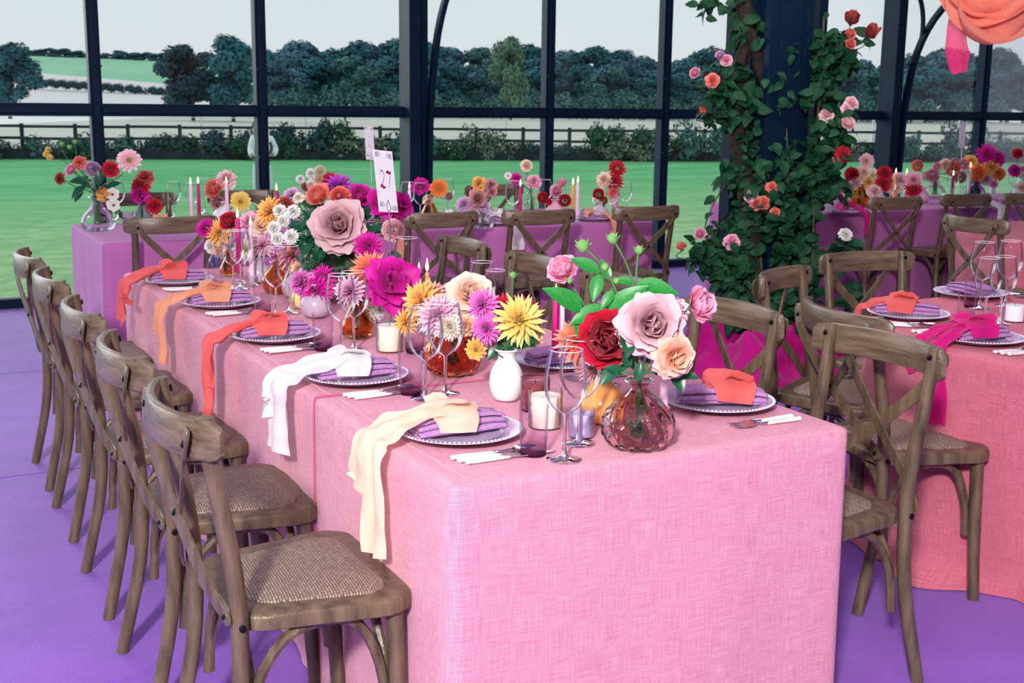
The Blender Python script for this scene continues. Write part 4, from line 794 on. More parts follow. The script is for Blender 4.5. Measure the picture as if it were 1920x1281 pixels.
# --- amber globe
C = vase('globe', 'amber', 848, 700, 106, 'large amber red ribbed globe vase in the middle of the pink table', ribs=12)
bunch(C, 'in the amber red globe vase', [('rose', 'apricot', 882, 558, 92, D(face=(.15, .5), dd=.03, petals=True)), ('dahlia', 'gold', 792, 566, 84, D(face=(-.7, .1))), ('cactus_dahlia', 'gold', 762, 604, 52, D(face=(-.8, -.1), dd=.02)), ('dahlia', 'redtip', 808, 556, 62, D(face=(-.2, .6), dd=.04)), ('cactus_dahlia', 'pinkwhite', 822, 592, 84, D(face=(-.1, .3), dd=-.04)), ('dahlia', 'cream', 842, 612, 56, D(face=(.1, 0), dd=-.06)), ('carnation', 'peach', 872, 612, 44, D(face=(.5, -.2), dd=-.02)), ('cactus_dahlia', 'coral', 833, 552, 44, D(face=(.3, .8), dd=.08))])
# --- small honey vase with the magenta flowers
Dv = vase('drop', 'honey', 670, 632, 82, 'small honey-coloured glass vase beside the cream candle')
bunch(Dv, 'in the honey glass vase', [('bougainvillea', 'magenta', 732, 532, 92, D(face=(.4, .1), petals=True, dd=-.02)), ('cactus_dahlia', 'flame', 694, 510, 78, D(face=(.1, .5), dd=.05)), ('dahlia', 'pinkwhite', 656, 546, 60, D(face=(-.3, .2), dd=-.02)), ('dahlia', 'dusty', 678, 560, 46, D(face=(.0, .1), dd=.02)), ('carnation', 'white', 704, 578, 44, D(face=(.4, 0), dd=.08)), ('carnation', 'white', 692, 598, 34, D(face=(.2, 0), dd=.1))], leaves=1)
E_ = vase('pot', 'grey', 592, 594, 62, 'lilac-grey round bud vase holding magenta flowers')
bunch(E_, 'in the lilac-grey round vase', [('dahlia', 'magenta', 592, 546, 62, D(face=(-.2, .1))), ('cactus_dahlia', 'magenta', 606, 522, 54, D(face=(.1, .5), dd=.03)), ('carnation', 'orchid', 568, 530, 48, D(face=(-.6, .2))), ('dahlia', 'magenta', 690, 462, 56, D(face=(.1, .3), dd=.1))])
vase('pot', 'yellow', 570, 577, 50, 'butter yellow bud vase behind the lilac-grey round vase')
E2 = vase('pot', 'grey', 551, 557, 48, 'lilac-grey bud vase with peach carnations')
bunch(E2, 'in the second lilac-grey vase', [('carnation', 'peach', 566, 508, 44, D(face=(-.1, .3))), ('cactus_dahlia', 'redtip', 548, 480, 60, D(face=(-.1, .5), dd=.05)), ('dahlia', 'orange', 572, 478, 52, D(face=(.2, .4), dd=.08)), ('carnation', 'dusty', 582, 498, 36, D(face=(.3, .1), dd=.03))])
E3 = vase('pot', 'grey', 486, 529, 46, 'lilac-grey bud vase farthest along the pink table')
bunch(E3, 'in the farthest lilac-grey vase', [('cactus_dahlia', 'pinkwhite', 492, 462, 50, D(face=(-.2, .4))), ('cactus_dahlia', 'cream', 462, 468, 56, D(face=(-.4, .2))), ('dahlia', 'orchid', 516, 458, 44, D(face=(.3, .3), dd=.03)), ('carnation', 'red', 530, 470, 40, D(face=(.4, .2), dd=.06))])
Ex = vase('globe', 'honey', 520, 549, 58, 'honey glass globe vase behind the fourth pair of glasses')
bunch(Ex, 'in the honey globe vase', [('dahlia', 'coral', 540, 500, 42, D(face=(0, .4)))])
Gv = vase('drop', 'honey', 430, 516, 46, 'small honey glass vase at the far left of the pink table')
Gb = vase('flask', 'bluev', 410, 500, 38, 'small blue glass flask at the far left of the pink table')
bunch(Gb, 'in the blue glass flask', [('dahlia', 'magenta', 386, 428, 38, D(face=(-.3, .4))), ('cactus_dahlia', 'gold', 412, 438, 56, D(face=(-.1, .4))), ('carnation', 'white', 396, 462, 26, D(face=(-.4, .0))), ('carnation', 'peach', 410, 470, 28, D(face=(0, -.1)))], leaves=1)
bunch(Gv, 'in the small far honey vase', [('peony', 'red', 432, 418, 36, D(face=(0, .3))), ('carnation', 'pink', 470, 418, 44, D(face=(.1, .4))), ('rose', 'apricot', 490, 424, 46, D(face=(.2, .3))), ('carnation', 'palepink', 500, 446, 36, D(face=(.3, .1)))], leaves=1)
# --- the tall leafy arrangement behind the card
Fv = vase('ribbed', 'smoke', 636, 560, 110, 'smoky ribbed vase under the big blush rose', ribs=10)
bunch(Fv, 'in the tall leafy arrangement', [('rose', 'blush', 636, 424, 100, D(face=(.0, .1), petals=True, dd=-.06, leaves=1)), ('peony', 'coral', 600, 372, 50, D(face=(-.3, .5), leaves=3)), ('ball_dahlia', 'coral', 638, 370, 38, D(face=(0, .1), dd=-.03)), ('cactus_dahlia', 'violet', 634, 352, 62, D(face=(.1, .9), dd=.03)), ('peony', 'magenta', 676, 371, 44, D(face=(.2, .4))), ('bougainvillea', 'magenta', 712, 382, 58, D(face=(.3, .2))), ('bougainvillea', 'magenta', 748, 386, 52, D(face=(.6, .2), dd=.06)), ('ball_dahlia', 'palepink', 737, 432, 40, D(face=(.4, 0), dd=-.02, leaves=3)), ('bougainvillea', 'magenta', 738, 408, 36, D(face=(.3, -.2), dd=.05)), ('dahlia', 'gold', 508, 398, 62, D(face=(-.4, .3), dd=.12)), ('carnation', 'white', 525, 396, 26, D(face=(-.3, .2), dd=.04)), ('carnation', 'white', 550, 397, 26, D(face=(-.2, .2))), ('carnation', 'cream', 560, 371, 22, D(face=(-.3, .5))), ('carnation', 'white', 531, 414, 24, D(face=(-.3, .1), dd=.03)), ('carnation', 'white', 514, 428, 26, D(face=(-.3, .1))), ('carnation', 'white', 546, 444, 28, D(face=(-.2, 0), dd=-.03)), ('carnation', 'white', 520, 448, 26, D(face=(-.3, 0))), ('carnation', 'white', 676, 440, 26, D(face=(.2, .1), dd=.04)), ('dahlia', 'rust', 535, 382, 34, D(face=(-.1, .4), dd=.12)), ('carnation', 'lilac', 548, 368, 34, D(face=(-.1, .5), dd=.14))], leaves=2)
q = random.Random(21); LV = []
for i in range(150):
    a = q.uniform(0, 6.28); rr = q.random()**.5; LV.append((628+rr*78*math.cos(a), 448+rr*66*math.sin(a), q.uniform(22, 38), q.uniform(0, 360), q.uniform(-.6, .2)))
LV += [(735, 470, 46, 290, -.3), (700, 410, 34, 20, 0), (690, 432, 40, 10, 0), (668, 470, 38, 300, -.2), (578, 492, 34, 250, -.3), (595, 500, 36, 265, -.3)]
leafy('rose_foliage', 'dense dark green rose foliage round the big blush rose', Fv[0], [[(632, 500), (620, 440), (575, 395)], [(632, 500), (650, 440), (700, 400)], [(632, 500), (690, 450), (740, 410)], [(632, 500), (590, 460), (540, 430)], [(630, 500), (600, 480), (575, 500)]], LV, 'deep', (), .0)
# --- right of the leafy arrangement, small far-side bunches on the main table
# --- lilac table by the glass
L1 = vase('flask', 'clearv', 185, 432, 62, 'clear glass flask of garden flowers at the left end of the lilac table')
bunch(L1, 'in the clear flask at the left', [('carnation', 'coral', 150, 306, 28, D(face=(-.1, .6))), ('peony', 'pink', 136, 320, 22, D(face=(-.3, .2))), ('ball_dahlia', 'lilac', 174, 317, 27, D(face=(0, .1))), ('carnation', 'red', 207, 318, 32, D(face=(.2, .2))), ('daisy_dahlia', 'palepink', 242, 301, 42, D(face=(.2, .2))), ('dahlia', 'rust', 113, 335, 26, D(face=(-.6, 0))), ('anemone', 'white', 211, 365, 24, D(face=(.3, .1), dd=-.02)), ('anemone', 'white', 213, 385, 24, D(face=(.3, 0), dd=-.02)), ('bud', 'gold', 195, 358, 26, D(face=(.2, -.6)))], leaves=3)
leafy('freesia_stem', 'yellow-flowered green stems at the far left of the clear flask', L1[0], [[(180, 365), (150, 320), (120, 290), (116, 272)], [(180, 365), (150, 315), (140, 270)], [(180, 365), (130, 310), (110, 297)]], [(172, 352, 34, 140, -.2), (160, 350, 34, 220, -.2), (182, 348, 34, 60, -.2), (200, 352, 30, 20, -.2), (165, 340, 34, 180, -.3), (190, 342, 30, 100, -.3), (155, 356, 28, 240, -.3)], 'deep', [(116, 270, 10), (140, 266, 10), (130, 276, 10)], .0, cat='flower stem')
for u, v in ((94, 284), (90, 292), (98, 298)): flower('bud', 'yellow', u, v, 11, L1[0], where='at the far left of the clear flask', stem=False, face=(-.4, .4))
L2 = vase('drop', 'lilacv', 268, 415, 42, 'small violet glass bud vase with red flowers on the lilac table')
bunch(L2, 'in the violet bud vase', [('carnation', 'coral', 272, 335, 34, D(face=(.1, .6))), ('carnation', 'red', 264, 349, 36, D(face=(-.2, .3))), ('carnation', 'magenta', 262, 364, 36, D(face=(-.2, .1))), ('carnation', 'red', 289, 386, 30, D(face=(.5, 0)))], leaves=1)
L3 = vase('pot', 'white', 420, 422, 44, 'white round vase of coral peonies on the lilac table')
bunch(L3, 'in the white round vase on the lilac table', [('carnation', 'palepink', 424, 337, 38, D(face=(.1, .5))), ('peony', 'coral', 404, 356, 38, D(face=(-.3, .2))), ('peony', 'dusty', 410, 380, 28, D(face=(-.2, -.1))), ('daisy_dahlia', 'yellow', 451, 379, 38, D(face=(.2, .2)))], leaves=1)
L4 = vase('pot', 'grey', 590, 418, 40, 'lilac-grey vase of cream sprays on the lilac table')
bunch(L4, 'in the grey vase on the lilac table', [('ball_dahlia', 'cream', 600, 321, 20, D()), ('carnation', 'white', 583, 326, 20, D()), ('carnation', 'white', 563, 336, 16, D()), ('ball_dahlia', 'apricot', 598, 336, 16, D()), ('carnation', 'cream', 583, 348, 22, D()), ('cactus_dahlia', 'red', 620, 340, 38, D(face=(.2, .4))), ('carnation', 'rust', 574, 350, 18, D()), ('carnation', 'lilac', 552, 366, 30, D(dd=.05)), ('carnation', 'lilac', 540, 376, 26, D(dd=.05)), ('ball_dahlia', 'rust', 533, 383, 24, D())], leaves=2)
L5 = vase('drop', 'honey', 806, 412, 44, 'small honey glass vase beside the main post on the lilac table')
bunch(L5, 'in the honey vase by the main post', [('bougainvillea', 'magenta', 788, 350, 34, D()), ('daisy_dahlia', 'orange', 823, 354, 34, D(face=(.1, .1))), ('ball_dahlia', 'apricot', 803, 376, 20, D()), ('ball_dahlia', 'dusty', 842, 368, 14, D())], leaves=1)
L6 = vase('flask', 'clearv', 905, 428, 42, 'clear vase of dusty roses in the middle of the lilac table')
bunch(L6, 'in the clear vase of dusty roses', [('carnation', 'gold', 898, 345, 30, D(face=(-.2, .5))), ('carnation', 'dusty', 920, 348, 26, D()), ('rose', 'dusty', 896, 374, 38, D(face=(0, .1))), ('carnation', 'lilac', 870, 384, 30, D()), ('carnation', 'dusty', 922, 362, 22, D()), ('carnation', 'lilac', 908, 386, 24, D())], leaves=2)
L7 = vase('tall', 'clearv', 995, 412, 50, 'tall clear vase with a cream rose on the lilac table')
bunch(L7, 'in the tall clear vase', [('rose', 'apricot', 987, 311, 24, D(face=(.1, .4))), ('cactus_dahlia', 'magenta', 968, 336, 26, D(face=(-.2, 0))), ('carnation', 'pink', 1001, 341, 28, D()), ('anemone', 'white', 953, 330, 14, D())], leaves=2)
L8 = vase('pot', 'pinkc', 1040, 416, 42, 'pink round bud vase on the lilac table')
bunch(L8, 'in the pink bud vase', [('ball_dahlia', 'red', 1018, 371, 20, D()), ('peony', 'pink', 1043, 360, 24, D()), ('bud', 'pink', 1053, 346, 18, D()), ('ball_dahlia', 'red', 1059, 376, 22, D()), ('carnation', 'red', 1030, 378, 16, D())], leaves=1)
L9 = vase('pot', 'grey', 1125, 414, 36, 'grey bud vase with dark red ball dahlias on the lilac table')
bunch(L9, 'in the grey bud vase', [('ball_dahlia', 'red', 1122, 364, 20, D()), ('ball_dahlia', 'rust', 1132, 376, 14, D()), ('carnation', 'white', 1116, 376, 12, D())], leaves=1)
L10 = vase('tall', 'pinkc', 1152, 410, 48, 'slim pink vase of red dahlias at the right end of the lilac table')
bunch(L10, 'in the slim pink vase', [('daisy_dahlia', 'red', 1157, 317, 32, D(face=(.1, .3))), ('cactus_dahlia', 'red', 1151, 342, 36, D()), ('carnation', 'apricot', 1133, 338, 30, D(face=(-.3, .1))), ('carnation', 'coral', 1150, 362, 24, D())], leaves=0)
for u, v, l, s in ((222, 412, 'wine glass behind the anemones at the left end of the lilac table', 1), (328, 408, 'left wine glass of the pair beside the magenta candle on the lilac table', .95), (362, 412, 'right wine glass of the pair beside the magenta candle on the lilac table', .95), (384, 400, 'wine glass behind the magenta candle on the lilac table', .95), (764, 412, 'left wine glass beside the main post on the lilac table', 1), (788, 414, 'right wine glass beside the main post on the lilac table', 1), (839, 404, 'wine glass right of the orange dahlia on the lilac table', 1), (961, 418, 'large wine glass in the middle of the lilac table', 1.1), (984, 412, 'second wine glass in the middle of the lilac table', 1), (1022, 404, 'wine glass behind the red ball dahlias', 1), (1147, 412, 'left wine glass at the right end of the lilac table', .95), (1172, 405, 'right wine glass at the right end of the lilac table', .95)):
    wine_glass(u, v, l, s)
for u, vb, vt, c, l in ((360, 418, 347, 'pink', 'pale pink candle behind the magenta candle on the lilac table'), (374, 415, 345, 'magenta', 'leaning magenta candle on the lilac table'), (427, 425, 346, 'pink', 'pale pink candle beside the yellow dahlia on the lilac table'), (520, 425, 358, 'magenta', 'short magenta candle behind the golden dahlia on the lilac table'), (768, 420, 355, 'pink', 'pale candle beside the main post on the lilac table'), (1073, 414, 347, 'orange', 'orange candle on the lilac table'), (1082, 416, 344, 'pink', 'pink candle beside the orange one on the lilac table'), (975, 420, 350, 'magenta', 'magenta candle among the glasses on the lilac table')):
    taper(u, vb, vt, 3.4, c, l)
votive(933, 413, 13, 25, 'cream', 'cream pillar candle in the middle of the lilac table'); votive(1098, 404, 6, 14, 'mauve', 'small mauve votive at the right of the lilac table'); votive(1083, 404, 9, 11, 'white', 'small white votive at the right of the lilac table'); votive(755, 408, 10, 18, 'white', 'white votive beside the main post'); votive(842, 402, 10, 11, 'white', 'white votive behind the middle chair of the lilac table'); votive(390, 418, 9, 14, 'white', 'white votive on the lilac table behind the leaning candle'); votive(240, 408, 10, 12, 'white', 'white votive on the lilac table beside the clear flask')
for u, v, c, d_, tl in ((305, 428, 'orange', 'behind the left chair of the lilac table', [(.02, .12, 0, .07)]), (722, 428, 'orange', 'behind the leafy arrangement on the lilac table', [(0, .14, 0, .05)]), (928, 419, 'white', 'left of the middle chair of the lilac table', [(.05, .13, 0, .06)]), (1112, 411, 'orange', 'left of the rightmost lilac-table chair', [(.03, .12, 0, .05)])):
    setting(u, v, 0, d_, c, tl, int(u), .2, forks=False, knives=True)
# --- lilac table behind the pillar
Q = [('pot', 'white', 1556, 392, 38), ('globe', 'honey', 1610, 388, 42), ('pot', 'grey', 1648, 390, 32), ('tall', 'clearv', 1682, 376, 40), ('pot', 'pinkc', 1728, 380, 28), ('flask', 'clearv', 1752, 372, 40), ('flask', 'lilacv', 1828, 372, 38), ('tall', 'white', 1860, 372, 36), ('flask', 'clearv', 1915, 372, 40)]
QD = ['white vase next to the pillar', 'honey globe vase behind the pillar', 'grey vase of pale pink flowers', 'slim clear vase', 'pink vase with the red dahlia', 'clear flask of ball dahlias', 'violet flask of orange flowers', 'slim white vase', 'clear flask at the right edge']
QV = [vase(*q_, f'{d_} on the right lilac table') for q_, d_ in zip(Q, QD)]
QF = [[('carnation', 'red', 1538, 360, 26), ('carnation', 'orange', 1545, 375, 16), ('carnation', 'magenta', 1572, 372, 22)],
      [('carnation', 'red', 1598, 327, 28), ('daisy_dahlia', 'palepink', 1624, 302, 28), ('dahlia', 'apricot', 1620, 324, 30), ('dahlia', 'cream', 1636, 330, 32), ('carnation', 'gold', 1628, 342, 28), ('carnation', 'palepink', 1604, 345, 28), ('carnation', 'dusty', 1586, 352, 26)],
      [('carnation', 'palepink', 1640, 360, 30), ('carnation', 'red', 1655, 345, 30), ('rose', 'red', 1658, 325, 28)], [('carnation', 'palepink', 1686, 338, 30), ('carnation', 'apricot', 1676, 352, 28), ('dahlia', 'redtip', 1668, 340, 26)],
      [('cactus_dahlia', 'red', 1712, 356, 36), ('dahlia', 'pink', 1712, 338, 34)], [('ball_dahlia', 'coral', 1720, 311, 20), ('ball_dahlia', 'pink', 1748, 329, 24), ('ball_dahlia', 'palepink', 1736, 330, 16), ('carnation', 'apricot', 1772, 309, 24), ('ball_dahlia', 'coral', 1786, 316, 26), ('ball_dahlia', 'pink', 1756, 312, 14), ('ball_dahlia', 'dusty', 1800, 332, 22)],
      [('ball_dahlia', 'lilac', 1790, 306, 18), ('ball_dahlia', 'pink', 1808, 308, 20), ('carnation', 'gold', 1820, 304, 28), ('carnation', 'orange', 1834, 324, 36), ('cactus_dahlia', 'magenta', 1850, 290, 42), ('carnation', 'magenta', 1868, 298, 32), ('carnation', 'gold', 1858, 314, 34), ('carnation', 'orange', 1872, 326, 26), ('carnation', 'lilac', 1848, 336, 24)], [('carnation', 'pink', 1862, 345, 18)],
      [('carnation', 'magenta', 1902, 320, 24), ('carnation', 'red', 1908, 288, 20), ('carnation', 'palepink', 1918, 318, 22), ('carnation', 'apricot', 1916, 352, 22)]]
for V_, d_, L_ in zip(QV, QD, QF): bunch(V_, f'in the {d_}', [e+(D(),) for e in L_], leaves=1)
for u, v, l, s in ((1576, 372, 'wine glass next to the pillar on the right lilac table', 1), (1668, 384, 'left wine glass on the right lilac table', .95), (1690, 378, 'second wine glass on the right lilac table', .95), (1784, 378, 'wine glass between the candles on the right lilac table', 1), (1804, 376, 'wine glass beside the lilac candle on the right lilac table', 1), (1898, 370, 'wine glass near the right edge on the lilac table', 1)): wine_glass(u, v, l, s)
for u, vb, vt, c, l in ((1676, 378, 326, 'orange', 'orange candle on the right lilac table'), (1697, 372, 326, 'white', 'white candle on the right lilac table'), (1784, 374, 330, 'magenta', 'magenta candle on the right lilac table'), (1815, 372, 314, 'pink', 'lilac candle with a flame on the right lilac table')): taper(u, vb, vt, 3.0, c, l)
setting(1585, 398, 0, 'next to the pillar on the right lilac table', 'magenta', [(.04, .12, .02, .06)], 40, .17, forks=False)
setting(1835, 389, 0, 'at the right of the lilac table', 'white', [(.04, .1, .0, .07)], 41, .17, forks=False)
# ================================================================== rose-covered pillar
PB = Vector((4.56, 5.45, 0)); PD = dep(PB+Vector((0, 0, 1)))
pil = struct(ob('steel_pillar', None, None, Matrix.Translation(PB)))
b = MB(); b.box((0, 0, 1.87), (.17, .17, 3.74)); b.box((0, 0, .03), (.26, .26, .06)); b.build('core', navy, pil, bev=.006)
for dx, dy in ((-.12, -.06), (.12, -.06), (.09, .12), (-.1, .12)): MB().box((dx, dy, 1.87), (.06, .05, 3.74)).build('flange', navy, pil, bev=.004)
MB().box((4.73-PB.x, 6.07-PB.y, 1.87), (.075, .10, 3.74)).build('side_post', navy, pil, bev=.005)
b = MB(); b.box((5.0-PB.x, 5.66-PB.y, 1.87), (.06, .10, 3.74)); b.box((5.04-PB.x, 5.72-PB.y, 1.87), (.06, .06, 3.74)); b.build('side_post', navy, pil, bev=.005)
def climber(label, clusters, vines, trunks, roses, seed, nmax=290):
    q = random.Random(seed); t = thing('climbing_rose', label, 'climbing rose', Matrix.Translation(PB)); st = MB(); n = 0; L_ = []
    for u, v, ru, rv, k in clusters:
        for _ in range(int(k*2.4)):
            a = q.uniform(0, 6.28); r = q.random()**.6; L_.append((u+ru*r*math.cos(a), v+rv*r*math.sin(a), PD+q.uniform(-.28, .08)))
    for vn, rad in vines:
        P = spline([(u, v, 0) for u, v in vn], 22); pd = PD-.16
        b = MB(); b.tube([atD(p.x, p.y, pd+.02*math.sin(i))-PB for i, p in enumerate(P)], rad, 6); b.build('vine_stem', MT['stem_brown'], t, smooth=True)
        for p in P[::2]: L_.append((p.x+q.uniform(-9, 9), p.y+q.uniform(-9, 9), pd))
    for vn, rads in trunks:
        b = MB(); P = spline([atD(u, v, PD-.14)-PB for u, v in vn], 24); b.tube([p+Vector((noise.noise(p*9), noise.noise(p*9+Vector((5, 0, 0))), 0))*.02 for p in P], [rads[0]+(rads[1]-rads[0])*i/24+.008*noise.noise(p*14) for i, p in enumerate(P)], 9); b.build('trunk', MT['gnarled_bark'], t, smooth=2)
    me = LEAF['vine']
    q.shuffle(L_)
    for u, v, d in L_:
        s = q.uniform(17, 34)*d/F_PX; dv = Vector((q.uniform(-1, 1), q.uniform(-1, 1), q.uniform(-1, .4))).normalized(); up = (-FW+Vector((q.uniform(-.8, .8), q.uniform(-.8, .8), q.uniform(-.1, 1.2)))).normalized()
        x = dv.cross(up).normalized(); z = x.cross(dv); M = Matrix.Translation(atD(u, v, d)-PB) @ Matrix((x, dv, z)).transposed().to_4x4() @ Matrix.Scale(s, 4)
        if n < nmax: ob('leaf', me, t, M)
        else: st.add([v_.co for v_ in me.vertices], [tuple(p.vertices) for p in me.polygons], 0, M)
        n += 1
    if st.v: o = st.build('foliage', leaf_vine, t, smooth=2); o['kind'] = 'stuff'
    for kind, col, u, v, px, face in roses:
        d = PD-.24; o = ob('bloom', bloom(kind, PC[col][0]), t, aim(atD(u, v, d)-PB, view_dir(*face), px*1.15*d/F_PX, q.uniform(0, 6)))
        b = MB(); p = atD(u, v, d)-PB; b.tube(spline([p-view_dir(*face)*.02, p+Vector((q.uniform(-.03, .03), .05, -.06)), atD(u+(1455-u)*.35, v+25, PD-.1)-PB], 8), .003, 5); b.build('flower_stem', MT['stem_green'], t)
mat('stem_brown', (.06, .07, .03), (.12, .09, .05), 20, .7); mat('gnarled_bark', (.016, .013, .012), (.045, .035, .03), 18, .9, .2, bump=1, bscale=40)
climber('dark leafy climbing rose up the pillar side nearest the left lilac table', [(1398, 50, 24, 60, 26), (1378, 165, 46, 52, 62), (1342, 205, 30, 30, 18), (1392, 228, 34, 40, 34), (1372, 335, 18, 50, 14), (1412, 300, 32, 50, 34), (1440, 350, 48, 50, 34), (1405, 425, 45, 45, 46), (1342, 482, 48, 40, 58), (1390, 515, 46, 55, 70), (1425, 565, 52, 45, 66), (1405, 605, 46, 26, 28)],
        [([(1400, 300), (1360, 345), (1330, 400), (1322, 440), (1340, 480)], .004), ([(1385, 400), (1352, 420), (1335, 460)], .003), ([(1375, 30), (1345, 5), (1330, -20)], .003), ([(1430, 330), (1425, 420), (1430, 560)], .005), ([(1330, 5), (1318, 12), (1316, 30)], .0025)],
        [([(1372, -60), (1392, 10), (1408, 70), (1424, 120), (1436, 175)], (.055, .03)), ([(1380, 215), (1385, 270), (1395, 330), (1410, 420), (1420, 640)], (.045, .05)), ([(1400, 60), (1390, 130), (1385, 215)], (.03, .045))],
        [('rose', 'pink', 1362, 113, 24, (-.1, .3)), ('peony', 'lilac', 1350, 106, 18, (-.3, .5)), ('peony', 'pink', 1304, 138, 21, (-.5, .2)), ('rose', 'coral', 1336, 151, 28, (-.2, .1)), ('bud', 'coral', 1321, 205, 16, (-.6, -.2)), ('rose', 'palepink', 1409, 367, 28, (-.2, .4)), ('rose', 'coral', 1447, 352, 24, (.2, .4)), ('rose', 'coral', 1418, 382, 26, (-.1, .1)), ('rose', 'coral', 1432, 380, 26, (.1, .1)), ('rose', 'coral', 1453, 401, 24, (.1, .1)), ('peony', 'pink', 1313, 440, 22, (-.3, .3)), ('rose', 'pink', 1372, 454, 32, (0, .5)), ('bud', 'coral', 1280, 465, 18, (-.5, .4))], 5)
climber('leafy climbing rose up the pillar side nearest the round table', [(1560, 100, 42, 42, 68), (1548, 165, 24, 36, 26), (1578, 212, 24, 22, 12), (1552, 270, 36, 48, 58), (1535, 330, 24, 55, 40), (1562, 352, 26, 28, 16), (1502, 430, 24, 55, 24), (1580, 472, 32, 30, 22), (1510, 545, 30, 50, 44), (1532, 620, 38, 45, 40), (1480, 190, 36, 18, 10), (1472, 90, 28, 80, 12), (1470, 300, 38, 60, 16), (1470, 500, 34, 70, 40), (1460, 400, 36, 60, 30), (1478, 340, 30, 60, 24), (1455, 570, 40, 50, 40), (1465, 150, 30, 60, 12), (1600, 560, 20, 30, 10)],
        [([(1545, 30), (1540, 150), (1530, 260), (1525, 420), (1520, 640)], .006), ([(1560, 120), (1585, 90), (1594, 60)], .003), ([(1585, 95), (1610, 84), (1628, 74)], .0025), ([(1540, 300), (1575, 260), (1590, 215)], .003), ([(1530, 480), (1570, 470), (1584, 444)], .003), ([(1470, 0), (1468, 120), (1475, 250), (1480, 420)], .004)],
        [], [('bud', 'rust', 1595, 45, 26, (0, .9)), ('peony', 'coral', 1593, 65, 22, (.1, .3)), ('peony', 'coral', 1593, 84, 22, (.1, .1)), ('bud', 'rust', 1630, 70, 26, (.3, .9)), ('rose', 'palepink', 1596, 194, 28, (.3, .4)), ('rose', 'palepink', 1587, 204, 22, (.1, .1)), ('rose', 'palepink', 1549, 217, 28, (-.1, .5)), ('peony', 'palepink', 1588, 234, 28, (.2, .4)), ('carnation', 'red', 1580, 290, 34, (.3, .3)), ('carnation', 'coral', 1568, 302, 20, (0, .1)), ('carnation', 'white', 1585, 440, 26, (.2, .5))], 6, 280)
# crumpled magenta tulle heaped round the foot of the pillar
tul = sheer('magenta_tulle', (.62, .004, .26), .9)
b = MB()
def tulle(s, t):
    a = s*2*PI; p = Vector((math.cos(a), math.sin(a), 0)); r = .10+.44*t; h = .33*math.sin(PI*min(1, t*.9+.12))**.7
    f = noise.noise(Vector((p.x*2.3, p.y*2.3, t*2.5)))*.10+noise.noise(Vector((p.x*6, p.y*6, t*6)))*.06
    return (PB.x+p.x*(r+f)-.08, PB.y+p.y*(r+f)-.12, max(.004, h*(1-t)**.35+f*1.1 if t < .98 else .004))
b.grid(tulle, 72, 22); tag(b.build('tulle_swathe', tul, smooth=2), 'crumpled magenta tulle heaped around the foot of the pillar', 'fabric')

# ================================================================== table number cards
card_m = mat('white_card', (.84, .84, .87), rough=.7); ink = mat('crimson_ink', (.22, .004, .03), rough=.6); pencil = mat('grey_ink', (.52, .51, .56), rough=.8); steel = mat('dull_steel_rod', (.42, .42, .46), rough=.3, metal=.9)
NUM = {'2': [[(-.36, .28), (-.2, .47), (.12, .48), (.3, .3), (.22, .05), (-.1, -.25), (-.42, -.42)], [(-.42, -.42), (-.2, -.3), (.1, -.42), (.42, -.36)]], '7': [[(-.38, .38), (-.1, .46), (.15, .38), (.44, .46)], [(.44, .46), (.2, .1), (.02, -.2), (-.08, -.5)]]}
def card(u, v, wpx, hpx, vb, ub, yaw, lean, text, label, z=TZ):
    base = at(ub, vb, z); d = dep(base); k = d/F_PX; c = atD(u, v, d); t = thing('table_number_card', label, 'sign', Matrix.Translation(base), 'table number cards')
    y = (UP+RT*lean).normalized(); x0 = RT*math.cos(yaw)+FW*math.sin(yaw); x = (x0-y*x0.dot(y)).normalized(); n = x.cross(y)
    W, H = wpx*k/math.cos(yaw), hpx*k; M = Matrix((x*W, y*H, n)).transposed().to_4x4(); M.translation = c-base
    MB().box((0, 0, 0), (1, 1, .0016)).build('card', card_m, t, M=M)
    b = MB()
    for i, ch in enumerate(text):
        ox = (i-(len(text)-1)/2)*.34
        for si, stv in enumerate(NUM[ch]):
            P = spline([(ox+px_*.34, py*.30+.02, .0012) for px_, py in stv], 20); wd = .055 if (si == 1) == (ch == '2') else .022
            b.sweep(P, [(-.5, -.0002), (.5, -.0002), (.5, .0002), (-.5, .0002)], up=(0, 0, 1), scale=[wd*(.25+.75*math.sin(PI*(j+.5)/21)) for j in range(21)])
    for cx, cy, sx, sy in ((-.42, .46, 1, -1), (.40, .44, -1, -1), (-.42, -.40, 1, 1), (.42, -.46, -1, 1)):
        pk = MB()
        for j in range(4):
            a = .25+j*.42; l_ = .30-.04*j; ex, ey = cx+sx*l_*math.cos(a)*.9, cy+sy*l_*math.sin(a)*.34
            for sd in (-1, 1):
                P = spline([(cx, cy, .0011), ((cx+ex)/2-sd*sy*.035, (cy+ey)/2+sd*sx*.02, .0011), (ex, ey, .0011)], 8); pk.sweep(P, [(-.009, -.0002), (.009, -.0002), (.009, .0002), (-.009, .0002)], up=(0, 0, 1))
        pk.build('leaf_sketch', pencil, t, M=M)
    b.build('numeral', ink if len(text) > 1 else pencil, t, M=M)
    f = c-base-y*(H*.5)+n*.002; r = MB(); r.tube(spline([(0, 0, .004), (0, 0, f.z*.5), f], 10), .0024, 7); r.tube(spline([f, f+x*.010+y*.012, f+x*.006+y*.026, f+y*.040, f-x*.008+y*.024, f-x*.008+y*.010, f], 16), .0012, 5); r.build('rod', steel, t, smooth=True)
    MB().lathe([(.032, 0), (.032, .004), (.006, .006), (.003, .01)], 20).build('foot', steel, t, smooth=1)
card(723, 340, 31, 116, 606, 733, R(55), -.10, '27', 'tall white table number card reading 27 on a metal rod')
card(693, 268, 14, 64, 424, 697, R(55), -.06, '2', 'white table number card on a rod behind the one reading 27')
card(1804, 253, 16, 50, 372, 1799, R(40), .05, '2', 'white table number card on the right lilac table')

